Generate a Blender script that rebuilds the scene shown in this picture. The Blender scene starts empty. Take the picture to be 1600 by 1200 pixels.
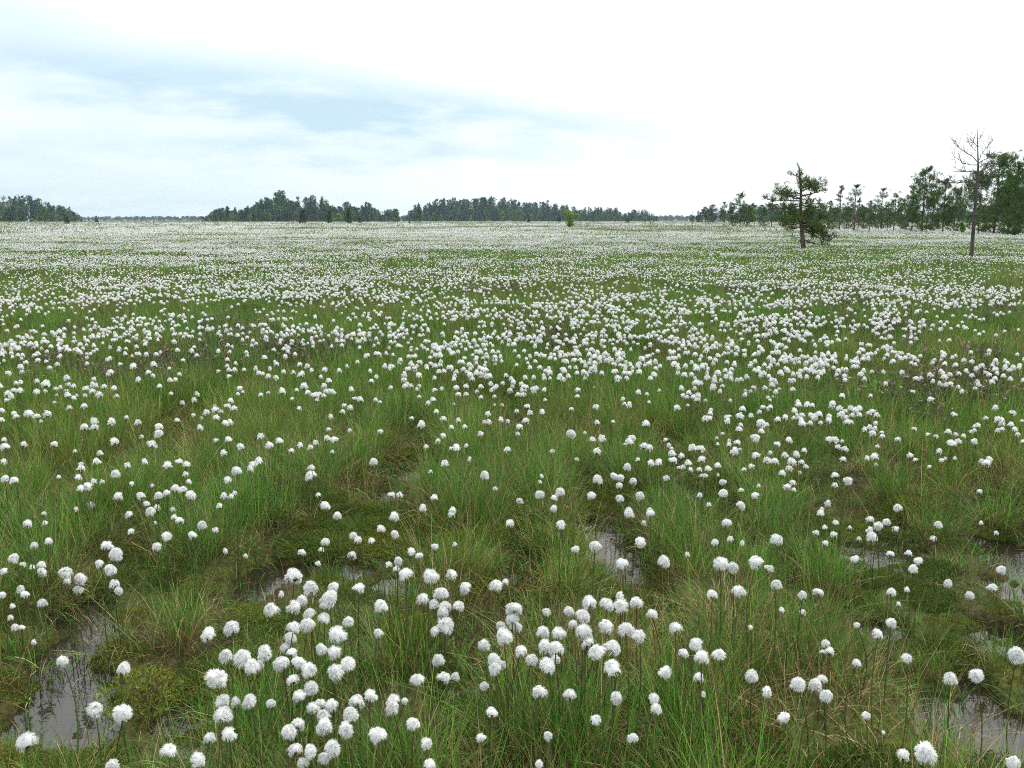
import bpy, math, random
import numpy as np
from mathutils import Vector, Matrix

R = math.radians
rng = np.random.default_rng(7)
random.seed(7)
SC = bpy.context.scene
COL = SC.collection

# ------------------------------------------------------------------ camera, sky, sun, exposure
FPX = 1570.0                      # focal length in pixels of the 1600 x 1200 photograph
HORIZON = 344.0
PITCH = math.atan((600.0 - HORIZON) / FPX)
EYE = 1.35
cam = bpy.data.cameras.new("camera")
cam.sensor_width = 36.0
cam.lens = 36.0 * FPX / 1600.0
cam.clip_start = 0.05
cam.clip_end = 9000.0
camo = bpy.data.objects.new("camera", cam)
camo.location = (0, 0, EYE)
camo.rotation_euler = (math.pi / 2 - PITCH, 0, 0)
COL.objects.link(camo)
SC.camera = camo

SUN_EL, SUN_AZ = 52.0, 48.0       # degrees; azimuth clockwise from straight ahead (+Y)
sd = Vector((math.sin(R(SUN_AZ)) * math.cos(R(SUN_EL)), math.cos(R(SUN_AZ)) * math.cos(R(SUN_EL)), math.sin(R(SUN_EL))))
SKY_STRENGTH = 0.10

w = bpy.data.worlds.new("World")
SC.world = w
w.use_nodes = True
nt = w.node_tree
nt.nodes.clear()
_n, _l = nt.nodes.new, nt.links.new


def wm(op, a, b=None, c=None, clamp=False):
    n = _n("ShaderNodeMath"); n.operation = op; n.use_clamp = clamp
    for i, v in enumerate((a, b, c)):
        if v is None:
            continue
        if isinstance(v, (int, float)):
            n.inputs[i].default_value = v
        else:
            _l(v, n.inputs[i])
    return n.outputs[0]


tc = _n("ShaderNodeTexCoord")
sep = _n("ShaderNodeSeparateXYZ"); _l(tc.outputs["Generated"], sep.inputs[0])
dx, dy, dz = sep.outputs
zz = wm("ADD", wm("MAXIMUM", dz, 0.0), 0.16)
comb = _n("ShaderNodeCombineXYZ")
_l(wm("DIVIDE", dx, zz), comb.inputs[0]); _l(wm("DIVIDE", dy, zz), comb.inputs[1])
nz = _n("ShaderNodeTexNoise"); nz.inputs["Scale"].default_value = 0.9; nz.inputs["Detail"].default_value = 7
nz.inputs["Roughness"].default_value = 0.58; nz.inputs["Distortion"].default_value = 0.35
_l(comb.outputs[0], nz.inputs["Vector"])
nz2 = _n("ShaderNodeTexNoise"); nz2.inputs["Scale"].default_value = 2.1; nz2.inputs["Detail"].default_value = 6
nz2.inputs["Roughness"].default_value = 0.6
_l(comb.outputs[0], nz2.inputs["Vector"])
fine = wm("SUBTRACT", nz2.outputs["Fac"], 0.5)
# broad thin spots in the cloud sheet, all over the sky
thin = wm("MULTIPLY", wm("SUBTRACT", nz.outputs["Fac"], 0.50), 3.0, clamp=True)
# the long thin spots seen over the left half of the bog: (azimuth slope, height slope, half sizes, tilt, weight)
yy = wm("MAXIMUM", dy, 0.02)
U = wm("ADD", wm("DIVIDE", dx, yy), wm("MULTIPLY", fine, 0.11))
V = wm("ADD", wm("DIVIDE", dz, yy), wm("MULTIPLY", fine, 0.055))
front = wm("MULTIPLY", wm("SUBTRACT", dy, 0.1), 4.0, clamp=True)
gap = None
for (u0, v0, a, b, t, wgt) in ((-0.45, 0.150, 0.26, 0.040, -0.10, 0.75), (-0.19, 0.118, 0.20, 0.040, -0.08, 0.70), (-0.07, 0.100, 0.16, 0.026, -0.05, 0.40),
                               (0.10, 0.092, 0.20, 0.022, -0.05, 0.42), (-0.52, 0.205, 0.16, 0.030, 0.02, 0.40), (0.20, 0.115, 0.10, 0.012, 0.0, 0.25),
                               (-0.33, 0.070, 0.30, 0.026, 0.00, 0.50), (-0.45, 0.02, 0.40, 0.030, 0.0, 0.62), (0.10, 0.060, 0.30, 0.014, 0.0, 0.25)):
    du = wm("SUBTRACT", U, u0)
    dv = wm("SUBTRACT", wm("SUBTRACT", V, v0), wm("MULTIPLY", du, t))
    q = wm("ADD", wm("POWER", wm("ABSOLUTE", wm("DIVIDE", du, a)), 2.0), wm("POWER", wm("ABSOLUTE", wm("DIVIDE", dv, b)), 2.0))
    g = wm("MULTIPLY", wm("EXPONENT", wm("MULTIPLY", q, -1.0)), wgt)
    gap = g if gap is None else wm("ADD", gap, g)
gap = wm("MULTIPLY", wm("MULTIPLY", gap, front), wm("ADD", wm("MULTIPLY", fine, 1.7), 0.85, clamp=False))
open_sky = wm("ADD", wm("MULTIPLY", gap, 0.95), wm("MULTIPLY", thin, 0.12), clamp=True)
dotn = _n("ShaderNodeVectorMath"); dotn.operation = "DOT_PRODUCT"
_l(tc.outputs["Generated"], dotn.inputs[0]); dotn.inputs[1].default_value = sd
glow = wm("MULTIPLY", wm("SUBTRACT", dotn.outputs["Value"], 0.12), 1.6, clamp=True)
cl = _n("ShaderNodeMix"); cl.data_type = "RGBA"
_l(glow, cl.inputs["Factor"])
cl.inputs["A"].default_value = (9.5, 10.7, 11.3, 1)
cl.inputs["B"].default_value = (14.5, 14.8, 14.7, 1)
sky = _n("ShaderNodeTexSky"); sky.sky_type = "NISHITA"; sky.sun_disc = False
sky.sun_elevation = R(SUN_EL); sky.sun_rotation = R(SUN_AZ); sky.air_density = 1.0; sky.dust_density = 2.0
skm = _n("ShaderNodeMix"); skm.data_type = "RGBA"; skm.inputs["Factor"].default_value = 0.85
_l(sky.outputs[0], skm.inputs["A"]); skm.inputs["B"].default_value = (4.4, 5.9, 6.9, 1)
mixs = _n("ShaderNodeMix"); mixs.data_type = "RGBA"
# an overcast sky brightens from the horizon to the zenith
ov = _n("ShaderNodeVectorMath"); ov.operation = "SCALE"
_l(cl.outputs["Result"], ov.inputs[0]); _l(wm("ADD", wm("MULTIPLY", wm("MAXIMUM", dz, 0.0), 0.62), 0.62), ov.inputs["Scale"])
_l(open_sky, mixs.inputs["Factor"]); _l(ov.outputs[0], mixs.inputs["A"]); _l(skm.outputs["Result"], mixs.inputs["B"])
bg = _n("ShaderNodeBackground"); bg.inputs["Strength"].default_value = SKY_STRENGTH
_l(mixs.outputs["Result"], bg.inputs["Color"])
wo = _n("ShaderNodeOutputWorld"); _l(bg.outputs[0], wo.inputs["Surface"])

sun = bpy.data.lights.new("sun", "SUN")
sun.energy = 1.5
sun.angle = R(12)
sun.color = (1.0, 0.96, 0.9)
suno = bpy.data.objects.new("sun", sun)
suno.rotation_euler = sd.to_track_quat("Z", "Y").to_euler()
suno.location = (0, 0, 60)
COL.objects.link(suno)

SC.view_settings.view_transform = "Standard"
SC.view_settings.look = "None"
SC.view_settings.exposure = 0.53
SC.view_settings.gamma = 1.0
SC.view_settings.use_curve_mapping = False
SC.render.engine = "CYCLES"
cy = SC.cycles
cy.max_bounces = 4; cy.diffuse_bounces = 2; cy.glossy_bounces = 2; cy.transmission_bounces = 2
cy.transparent_max_bounces = 4; cy.volume_bounces = 0
cy.filter_width = 1.05
cy.use_denoising = False
try:
    cy.denoiser = "OPENIMAGEDENOISE"; cy.denoising_prefilter = "ACCURATE"; cy.denoising_input_passes = "RGB_ALBEDO_NORMAL"
except Exception:
    pass
cy.caustics_reflective = False; cy.caustics_refractive = False
SC.render.film_transparent = False


# ------------------------------------------------------------------ geometry helpers
def pix_dir(px, py):
    cx, cyy = (px - 800.0) / FPX, (600.0 - py) / FPX
    s, c = math.sin(PITCH), math.cos(PITCH)
    return np.array((cx, c + cyy * s, -s + cyy * c))


def at_height(px, py, z):
    """Where the line of sight through a pixel of the photograph crosses height z, and its depth."""
    d = pix_dir(px, py)
    t = (z - EYE) / d[2]
    return d[0] * t, d[1] * t, t


def _hash(ix, iy, seed):
    v = np.sin(ix * 127.1 + iy * 311.7 + seed * 74.7) * 43758.5453
    return v - np.floor(v)


def vnoise(x, y, seed=0):
    x = np.asarray(x, float); y = np.asarray(y, float)
    ix, iy = np.floor(x), np.floor(y)
    fx, fy = x - ix, y - iy
    fx = fx * fx * (3 - 2 * fx); fy = fy * fy * (3 - 2 * fy)
    a, b = _hash(ix, iy, seed), _hash(ix + 1, iy, seed)
    c, d = _hash(ix, iy + 1, seed), _hash(ix + 1, iy + 1, seed)
    return (a * (1 - fx) + b * fx) * (1 - fy) + (c * (1 - fx) + d * fx) * fy


def fbm(x, y, seed=0, octs=3):
    v, a, t = 0.0, 1.0, 0.0
    for k in range(octs):
        v = v + a * vnoise(x * 2 ** k + 11.3 * k, y * 2 ** k - 7.1 * k, seed + k); t += a; a *= 0.5
    return v / t


def sstep(e0, e1, x):
    t = np.clip((x - e0) / (e1 - e0), 0, 1)
    return t * t * (3 - 2 * t)


# open water between the tussocks: (x, y, half width, half height) in photograph pixels
WATER_Z = -0.055
POOLS_PX = [(132, 960, 34, 26), (118, 1020, 44, 42), (118, 1085, 62, 42), (105, 1145, 82, 44), (280, 1130, 46, 30), (300, 1176, 36, 20),
            (1530, 1150, 112, 60), (1480, 1120, 64, 34), (1526, 1084, 26, 28), (1578, 1022, 40, 36), (1584, 935, 32, 32), (1584, 880, 42, 44), (1592, 825, 32, 26),
            (1352, 872, 54, 24), (1405, 855, 32, 14), (958, 874, 40, 28), (938, 832, 34, 18), (990, 908, 28, 16),
            (408, 915, 32, 28), (512, 896, 68, 18), (294, 692, 30, 34), (602, 778, 26, 12), (640, 738, 42, 13),
            (810, 908, 32, 24), (620, 915, 36, 18), (1380, 988, 40, 18), (1078, 772, 30, 18), (735, 1078, 36, 18), (1330, 922, 26, 16), (800, 662, 26, 12), (560, 680, 20, 9), (1190, 905, 24, 10)]
POOLS = []
for (px, py, rx, ry) in POOLS_PX:
    x, y, t = at_height(px, py, WATER_Z)
    _, ya, _ = at_height(px, py - ry, WATER_Z); _, yb, _ = at_height(px, py + ry, WATER_Z)
    POOLS.append((x, y, rx / FPX * t, (ya - yb) * 0.5))


def pool_mask(x, y, grow=1.0, near=0.0):
    """1 inside open water, fading to 0 at the bank; near widens it over the low banks before and behind."""
    m = np.zeros_like(np.asarray(x, float))
    wob = 0.30 * (fbm(x * 5, y * 5, 31, 2) - 0.5) * 2
    for (cx, cyy, a, b) in POOLS:
        nr_ = near * min(1.6, 0.5 + a * 3.5)
        b2 = b + nr_ * 0.8                          # along the line of sight, a little more on the near side
        q = np.sqrt(((x - cx) / (a * grow)) ** 2 + ((y - (cyy - nr_ * 0.15)) / (b2 * grow)) ** 2)
        m = np.maximum(m, 1 - sstep(0.92, 1.28, q + wob))
    return m


def ground_h(x, y):
    x = np.asarray(x, float); y = np.asarray(y, float)
    r = np.hypot(x, y)
    f1 = 1 - sstep(14, 40, r)
    h = 0.085 * (fbm(x * 1.6, y * 1.6, 3, 3) - 0.42) * f1 + 0.10 * (fbm(x * 0.35, y * 0.35, 9, 2) - 0.5) * (1 - sstep(60, 160, r)) + 0.012
    h = np.maximum(h, -0.04)
    low = 0.9 * pool_mask(x, y, 1.25, 0.85)
    h = h * (1 - low) - 0.032 * low
    h = h + (0.030 * (fbm(x * 9, y * 9, 15, 3) - 0.5) + 0.016 * (vnoise(x * 40, y * 40, 19) - 0.5)) * (1 - sstep(5, 9, r))
    m = pool_mask(x, y)
    return h * (1 - m) - 0.12 * m


def mesh_from(name, V, F, mats=(), col=None, midx=None, smooth=False):
    """V (n,3); F a list of (k, m) index arrays with the same k per array."""
    me = bpy.data.meshes.new(name)
    V = np.asarray(V, np.float32)
    if not isinstance(F, (list, tuple)):
        F = [F]
    F = [np.asarray(f, np.int32) for f in F if len(f)]
    nl = sum(f.size for f in F); nf = sum(len(f) for f in F)
    me.vertices.add(len(V)); me.vertices.foreach_set("co", V.ravel())
    if nf:
        me.loops.add(nl); me.polygons.add(nf)
        me.loops.foreach_set("vertex_index", np.concatenate([f.ravel() for f in F]))
        sizes = np.concatenate([np.full(len(f), f.shape[1], np.int32) for f in F])
        starts = np.concatenate([[0], np.cumsum(sizes)[:-1]]).astype(np.int32)
        me.polygons.foreach_set("loop_start", starts)
        if midx is not None:
            me.polygons.foreach_set("material_index", np.asarray(midx, np.int32))
        if smooth:
            me.polygons.foreach_set("use_smooth", np.ones(nf, bool))
    if col is not None:
        a = me.attributes.new("col", "FLOAT_COLOR", "POINT")
        c4 = np.ones((len(V), 4), np.float32); c4[:, :3] = col
        a.data.foreach_set("color", c4.ravel())
    for m in mats:
        me.materials.append(m)
    me.update(calc_edges=True)
    return me


class MB:
    """Collects shapes into one mesh."""
    def __init__(self):
        self.v, self.f3, self.f4, self.c, self.m3, self.m4, self.n = [], [], [], [], [], [], 0

    def add(self, v, f3=None, f4=None, col=(1, 1, 1), mat=0):
        v = np.asarray(v, float)
        self.v.append(v)
        c = np.asarray(col, float)
        self.c.append(np.broadcast_to(c, (len(v), 3)) if c.ndim == 1 else c)
        if f3 is not None and len(f3):
            self.f3.append(np.asarray(f3) + self.n); self.m3.append(np.full(len(f3), mat))
        if f4 is not None and len(f4):
            self.f4.append(np.asarray(f4) + self.n); self.m4.append(np.full(len(f4), mat))
        self.n += len(v)

    def tube(self, path, rad, sides=6, col=(1, 1, 1), mat=0, cap=True):
        path = np.asarray(path, float); rad = np.asarray(rad, float); k = len(path)
        tan = np.gradient(path, axis=0); tan /= np.linalg.norm(tan, axis=1, keepdims=True) + 1e-9
        ref = np.array((0.0, 0.0, 1.0)) if abs(tan[0][2]) < 0.9 else np.array((1.0, 0, 0))
        vs = []
        for i in range(k):
            a = np.cross(tan[i], ref); a /= np.linalg.norm(a) + 1e-9
            b = np.cross(tan[i], a)
            ang = np.arange(sides) / sides * 2 * math.pi
            vs.append(path[i] + rad[i] * (np.cos(ang)[:, None] * a + np.sin(ang)[:, None] * b))
        v = np.concatenate(vs)
        f = []
        for i in range(k - 1):
            for j in range(sides):
                j2 = (j + 1) % sides
                f.append((i * sides + j, i * sides + j2, (i + 1) * sides + j2, (i + 1) * sides + j))
        f3 = []
        if cap:
            v = np.vstack([v, path[-1] + tan[-1] * rad[-1] * 0.5])
            f3 = [((k - 1) * sides + j, (k - 1) * sides + (j + 1) % sides, k * sides) for j in range(sides)]
        self.add(v, f3, f, col, mat)

    def mesh(self, name, mats, smooth=False):
        F, M = [], []
        if self.f3:
            F.append(np.concatenate(self.f3)); M.append(np.concatenate(self.m3))
        if self.f4:
            F.append(np.concatenate(self.f4)); M.append(np.concatenate(self.m4))
        return mesh_from(name, np.concatenate(self.v), F, mats, np.concatenate(self.c), np.concatenate(M) if M else None, smooth)


def link(name, data, parent=None, loc=None, **props):
    o = bpy.data.objects.new(name, data)
    COL.objects.link(o)
    if parent is not None:
        o.parent = parent
    if loc is not None:
        o.location = loc
    for k, v in props.items():
        o[k] = v
    return o


# ------------------------------------------------------------------ materials
def new_mat(name):
    m = bpy.data.materials.new(name); m.use_nodes = True
    m.node_tree.nodes.clear()
    return m, m.node_tree


def leaf_mat(name, trans=0.3, rough=0.5, spec=0.3, tint=0.25, patch=0.5, warm=(1.25, 1.02, 0.7), bright=1.0, attr=True, base=(0.1, 0.1, 0.1)):
    """Blades, needles and cotton: vertex colour, a tint that drifts across the bog, a tint per plant, light passing through."""
    m, t = new_mat(name)
    N, L = t.nodes.new, t.links.new
    out = N("ShaderNodeOutputMaterial")
    if attr:
        a = N("ShaderNodeAttribute"); a.attribute_name = "col"; c = a.outputs["Color"]
    else:
        a = N("ShaderNodeRGB"); a.outputs[0].default_value = (*base, 1); c = a.outputs[0]
    if patch > 0:
        g = N("ShaderNodeNewGeometry")
        nz = N("ShaderNodeTexNoise"); nz.inputs["Scale"].default_value = 0.45; nz.inputs["Detail"].default_value = 4
        L(g.outputs["Position"], nz.inputs["Vector"])
        mr = N("ShaderNodeMapRange"); mr.inputs[1].default_value = 0.38; mr.inputs[2].default_value = 0.66
        L(nz.outputs["Fac"], mr.inputs[0])
        mu = N("ShaderNodeMix"); mu.data_type = "RGBA"; mu.blend_type = "MULTIPLY"
        sc = N("ShaderNodeMath"); sc.operation = "MULTIPLY"; sc.inputs[1].default_value = patch
        L(mr.outputs[0], sc.inputs[0]); L(sc.outputs[0], mu.inputs["Factor"])
        L(c, mu.inputs["A"]); mu.inputs["B"].default_value = (*warm, 1); c = mu.outputs["Result"]
    if tint > 0:
        oi = N("ShaderNodeObjectInfo")
        mr2 = N("ShaderNodeMapRange"); mr2.inputs[3].default_value = 1 - tint; mr2.inputs[4].default_value = 1 + tint
        L(oi.outputs["Random"], mr2.inputs[0])
        hs = N("ShaderNodeHueSaturation"); L(c, hs.inputs["Color"]); L(mr2.outputs[0], hs.inputs["Value"]); c = hs.outputs[0]
    if bright != 1.0:
        hb = N("ShaderNodeHueSaturation"); hb.inputs["Value"].default_value = bright; L(c, hb.inputs["Color"]); c = hb.outputs[0]
    p = N("ShaderNodeBsdfPrincipled"); p.inputs["Roughness"].default_value = rough
    p.inputs["Specular IOR Level"].default_value = spec
    L(c, p.inputs["Base Color"])
    sh = p.outputs[0]
    if trans > 0:
        tr = N("ShaderNodeBsdfTranslucent"); L(c, tr.inputs["Color"])
        mx = N("ShaderNodeMixShader"); mx.inputs[0].default_value = trans
        L(p.outputs[0], mx.inputs[1]); L(tr.outputs[0], mx.inputs[2]); sh = mx.outputs[0]
    L(sh, out.inputs["Surface"])
    return m


M_GRASS = leaf_mat("grass", trans=0.28, rough=0.5, spec=0.16, tint=0.25, patch=0.55, warm=(1.30, 1.02, 0.82))
M_STRAW = leaf_mat("straw", trans=0.15, rough=0.7, spec=0.1, tint=0.25, patch=0.4, warm=(1.1, 0.9, 0.75))
M_MOSS = leaf_mat("moss", trans=0.2, rough=0.8, spec=0.15, tint=0.2, patch=0.8, warm=(1.2, 0.9, 0.6))
M_COTTON = leaf_mat("cotton", trans=0.44, rough=0.95, spec=0.05, tint=0.05, patch=0.0)
M_STEM = leaf_mat("cotton_stem", trans=0.1, rough=0.5, spec=0.3, tint=0.2, patch=0.0)
M_BRACT = leaf_mat("bract", trans=0.0, rough=0.7, spec=0.2, tint=0.2, patch=0.0)
M_NEEDLE = leaf_mat("needles", trans=0.2, rough=0.6, spec=0.08, tint=0.2, patch=0.0)
M_HEATH = leaf_mat("heath", trans=0.15, rough=0.7, spec=0.2, tint=0.25, patch=0.0)


def bark_mat(name, c1, c2, scale=9.0):
    m, t = new_mat(name)
    N, L = t.nodes.new, t.links.new
    out = N("ShaderNodeOutputMaterial"); p = N("ShaderNodeBsdfPrincipled"); p.inputs["Roughness"].default_value = 0.9
    g = N("ShaderNodeTexCoord"); mp = N("ShaderNodeMapping"); mp.inputs["Scale"].default_value = (1, 1, 0.25)
    L(g.outputs["Object"], mp.inputs[0])
    nz = N("ShaderNodeTexNoise"); nz.inputs["Scale"].default_value = scale; nz.inputs["Detail"].default_value = 5
    L(mp.outputs[0], nz.inputs["Vector"])
    cr = N("ShaderNodeValToRGB"); cr.color_ramp.elements[0].position = 0.35; cr.color_ramp.elements[1].position = 0.65
    cr.color_ramp.elements[0].color = (*c1, 1); cr.color_ramp.elements[1].color = (*c2, 1)
    L(nz.outputs["Fac"], cr.inputs[0]); L(cr.outputs[0], p.inputs["Base Color"])
    b = N("ShaderNodeBump"); b.inputs["Strength"].default_value = 0.8; b.inputs["Distance"].default_value = 0.03
    L(nz.outputs["Fac"], b.inputs["Height"]); L(b.outputs[0], p.inputs["Normal"])
    L(p.outputs[0], out.inputs["Surface"])
    return m


M_BARK = bark_mat("pine_bark", (0.035, 0.024, 0.018), (0.14, 0.085, 0.06))
M_DEADBARK = bark_mat("weathered_bark", (0.03, 0.025, 0.026), (0.11, 0.09, 0.088), 6.0)
M_BIRCHBARK = bark_mat("birch_bark", (0.09, 0.07, 0.05), (0.34, 0.31, 0.27), 7.0)

# peat and moss under the plants
M_GROUND, t = new_mat("bog_ground")
N, L = t.nodes.new, t.links.new
out = N("ShaderNodeOutputMaterial"); p = N("ShaderNodeBsdfPrincipled"); p.inputs["Roughness"].default_value = 0.9
p.inputs["Specular IOR Level"].default_value = 0.15
g = N("ShaderNodeNewGeometry")
n1 = N("ShaderNodeTexNoise"); n1.inputs["Scale"].default_value = 1.7; n1.inputs["Detail"].default_value = 6; L(g.outputs["Position"], n1.inputs["Vector"])
n2 = N("ShaderNodeTexNoise"); n2.inputs["Scale"].default_value = 38.0; n2.inputs["Detail"].default_value = 5; L(g.outputs["Position"], n2.inputs["Vector"])
cr = N("ShaderNodeValToRGB")
e = cr.color_ramp.elements
e[0].position = 0.34; e[0].color = (0.028, 0.018, 0.009, 1)
e[1].position = 0.68; e[1].color = (0.10, 0.10, 0.018, 1)
k = e.new(0.47); k.color = (0.050, 0.042, 0.014, 1)
k = e.new(0.57); k.color = (0.045, 0.062, 0.014, 1)
L(n1.outputs["Fac"], cr.inputs[0])
mu = N("ShaderNodeMix"); mu.data_type = "RGBA"; mu.blend_type = "MULTIPLY"; mu.inputs["Factor"].default_value = 0.8
cr2 = N("ShaderNodeValToRGB"); cr2.color_ramp.elements[0].position = 0.3; cr2.color_ramp.elements[1].position = 0.7
cr2.color_ramp.elements[0].color = (0.45, 0.42, 0.38, 1); cr2.color_ramp.elements[1].color = (1.5, 1.45, 1.35, 1)
L(n2.outputs["Fac"], cr2.inputs[0]); L(cr.outputs[0], mu.inputs["A"]); L(cr2.outputs[0], mu.inputs["B"])
L(mu.outputs["Result"], p.inputs["Base Color"])
b = N("ShaderNodeBump"); b.inputs["Strength"].default_value = 1.0; b.inputs["Distance"].default_value = 0.03
L(n2.outputs["Fac"], b.inputs["Height"]); L(b.outputs[0], p.inputs["Normal"])
L(p.outputs[0], out.inputs["Surface"])

# dark bog water
M_WATER, t = new_mat("bog_water")
N, L = t.nodes.new, t.links.new
out = N("ShaderNodeOutputMaterial"); p = N("ShaderNodeBsdfPrincipled")
p.inputs["Base Color"].default_value = (0.018, 0.014, 0.009, 1); p.inputs["Roughness"].default_value = 0.02
p.inputs["IOR"].default_value = 1.333; p.inputs["Specular IOR Level"].default_value = 0.85
g = N("ShaderNodeNewGeometry")
n1 = N("ShaderNodeTexNoise"); n1.inputs["Scale"].default_value = 22.0; n1.inputs["Detail"].default_value = 3; L(g.outputs["Position"], n1.inputs["Vector"])
b = N("ShaderNodeBump"); b.inputs["Strength"].default_value = 0.10; b.inputs["Distance"].default_value = 0.01
L(n1.outputs["Fac"], b.inputs["Height"]); L(b.outputs[0], p.inputs["Normal"])
L(p.outputs[0], out.inputs["Surface"])

# ------------------------------------------------------------------ ground and water
th = np.unique(np.concatenate([np.linspace(-0.72, 0.72, 420), np.linspace(0.72, 2 * math.pi - 0.72, 60)]))[:-1]
rr = np.concatenate([np.geomspace(0.35, 12, 300), np.geomspace(12, 2600, 90)[1:]])
T, Rr = np.meshgrid(th, rr)
X, Y = Rr * np.sin(T), Rr * np.cos(T)
Z = ground_h(X.ravel(), Y.ravel()).reshape(X.shape)
nth, nr = len(th), len(rr)
V = np.stack([X, Y, Z], -1).reshape(-1, 3)
V = np.vstack([V, [[0, 0, 0.0]]])
i = np.arange(nr - 1)[:, None]; j = np.arange(nth)[None, :]; j2 = (j + 1) % nth
quads = np.stack([(i * nth + j), (i * nth + j2), ((i + 1) * nth + j2), ((i + 1) * nth + j)], -1).reshape(-1, 4)[:, ::-1]
cfan = np.stack([np.full(nth, nr * nth), np.arange(nth), (np.arange(nth) + 1) % nth], -1)[:, ::-1]
link("ground", mesh_from("ground", V, [cfan, quads], [M_GROUND], smooth=True), kind="structure",
     label="wet green and brown bog ground of peat and moss", category="ground")

wm_ = MB()
wx = np.linspace(-9, 9, 13); wy = np.linspace(0.4, 14, 11)
gx, gy = np.meshgrid(wx, wy)
ii = np.arange(10)[:, None] * 13 + np.arange(12)[None, :]
wm_.add(np.stack([gx.ravel(), gy.ravel(), np.full(gx.size, WATER_Z)], -1), None, np.stack([ii, ii + 1, ii + 14, ii + 13], -1).reshape(-1, 4))
link("water", wm_.mesh("water", [M_WATER]), kind="structure", label="dark still bog water lying between the grass tussocks", category="water")


# ------------------------------------------------------------------ instancing of uncountable growth
def unit_obj(name, me):
    return bpy.data.objects.new(name, me)          # a source mesh, not linked to the scene


def scatter(name, sources, P, variant, rot, scale, **props):
    """One object: every point of P carries a copy of one of the source meshes."""
    P = np.asarray(P, np.float32)
    me = bpy.data.meshes.new(name)
    me.vertices.add(len(P)); me.vertices.foreach_set("co", P.ravel())
    a = me.attributes.new("variant", "INT", "POINT"); a.data.foreach_set("value", np.asarray(variant, np.int32))
    a = me.attributes.new("turn", "FLOAT_VECTOR", "POINT"); a.data.foreach_set("vector", np.asarray(rot, np.float32).ravel())
    a = me.attributes.new("size", "FLOAT_VECTOR", "POINT"); a.data.foreach_set("vector", np.asarray(scale, np.float32).ravel())
    me.update()
    ng = bpy.data.node_groups.new(name, "GeometryNodeTree")
    ng.interface.new_socket("Geometry", in_out="INPUT", socket_type="NodeSocketGeometry")
    ng.interface.new_socket("Geometry", in_out="OUTPUT", socket_type="NodeSocketGeometry")
    N, L = ng.nodes.new, ng.links.new
    gi, go = N("NodeGroupInput"), N("NodeGroupOutput")
    iop = N("GeometryNodeInstanceOnPoints")
    L(gi.outputs[0], iop.inputs["Points"])
    join = N("GeometryNodeJoinGeometry")
    for s in reversed(sources):
        oi = N("GeometryNodeObjectInfo"); oi.inputs["Object"].default_value = s
        g2 = N("GeometryNodeGeometryToInstance")
        L(oi.outputs["Geometry"], g2.inputs[0]); L(g2.outputs[0], join.inputs[0])
    L(join.outputs[0], iop.inputs["Instance"])
    iop.inputs["Pick Instance"].default_value = True

    def named(attr, typ):
        n = N("GeometryNodeInputNamedAttribute"); n.data_type = typ; n.inputs["Name"].default_value = attr
        return n.outputs["Attribute"]
    L(named("variant", "INT"), iop.inputs["Instance Index"])
    L(named("turn", "FLOAT_VECTOR"), iop.inputs["Rotation"])
    L(named("size", "FLOAT_VECTOR"), iop.inputs["Scale"])
    L(iop.outputs[0], go.inputs[0])
    o = link(name, me, kind="stuff", **props)
    md = o.modifiers.new("scatter", "NODES"); md.node_group = ng
    return o


def ring(n, r0, r1, half=0.64):
    r = np.sqrt(rng.uniform(r0 * r0, r1 * r1, n)); t = rng.uniform(-half, half, n)
    return r * np.sin(t), r * np.cos(t)


def count(r0, r1, dens, half=0.64):
    return int(half * (r1 * r1 - r0 * r0) * dens)


# ------------------------------------------------------------------ trees
def needles(mb, c, axis, n, ln, wd, col, spread=1.0, r=rng):
    """A tuft of n needle blades at c, brushed along axis."""
    d = r.normal(size=(n, 3)) * 0.62 * spread + np.asarray(axis)
    d /= np.linalg.norm(d, axis=1, keepdims=True)
    s = np.cross(d, r.normal(size=(n, 3))); s /= np.linalg.norm(s, axis=1, keepdims=True)
    base = np.asarray(c) + r.normal(size=(n, 3)) * ln * 0.35
    L_ = ln * r.uniform(0.6, 1.2, (n, 1))
    v = np.stack([base - s * wd, base + s * wd, base + d * L_ + s * wd * 0.3], 1).reshape(-1, 3)
    cc = np.repeat(np.asarray(col) * r.uniform(0.6, 1.4, (n, 1)), 3, 0)
    mb.add(v, np.arange(3 * n).reshape(-1, 3), None, cc)


GREEN_P = np.array((0.064, 0.118, 0.028))


def bend_path(p0, d, ln, k, up, jit, r):
    p = [np.asarray(p0, float)]
    d = np.asarray(d, float)
    for q in range(k):
        d = d + np.array((0, 0, up)) + r.normal(size=3) * jit
        d /= np.linalg.norm(d)
        p.append(p[-1] + d * ln / k)
    return np.array(p)


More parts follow.
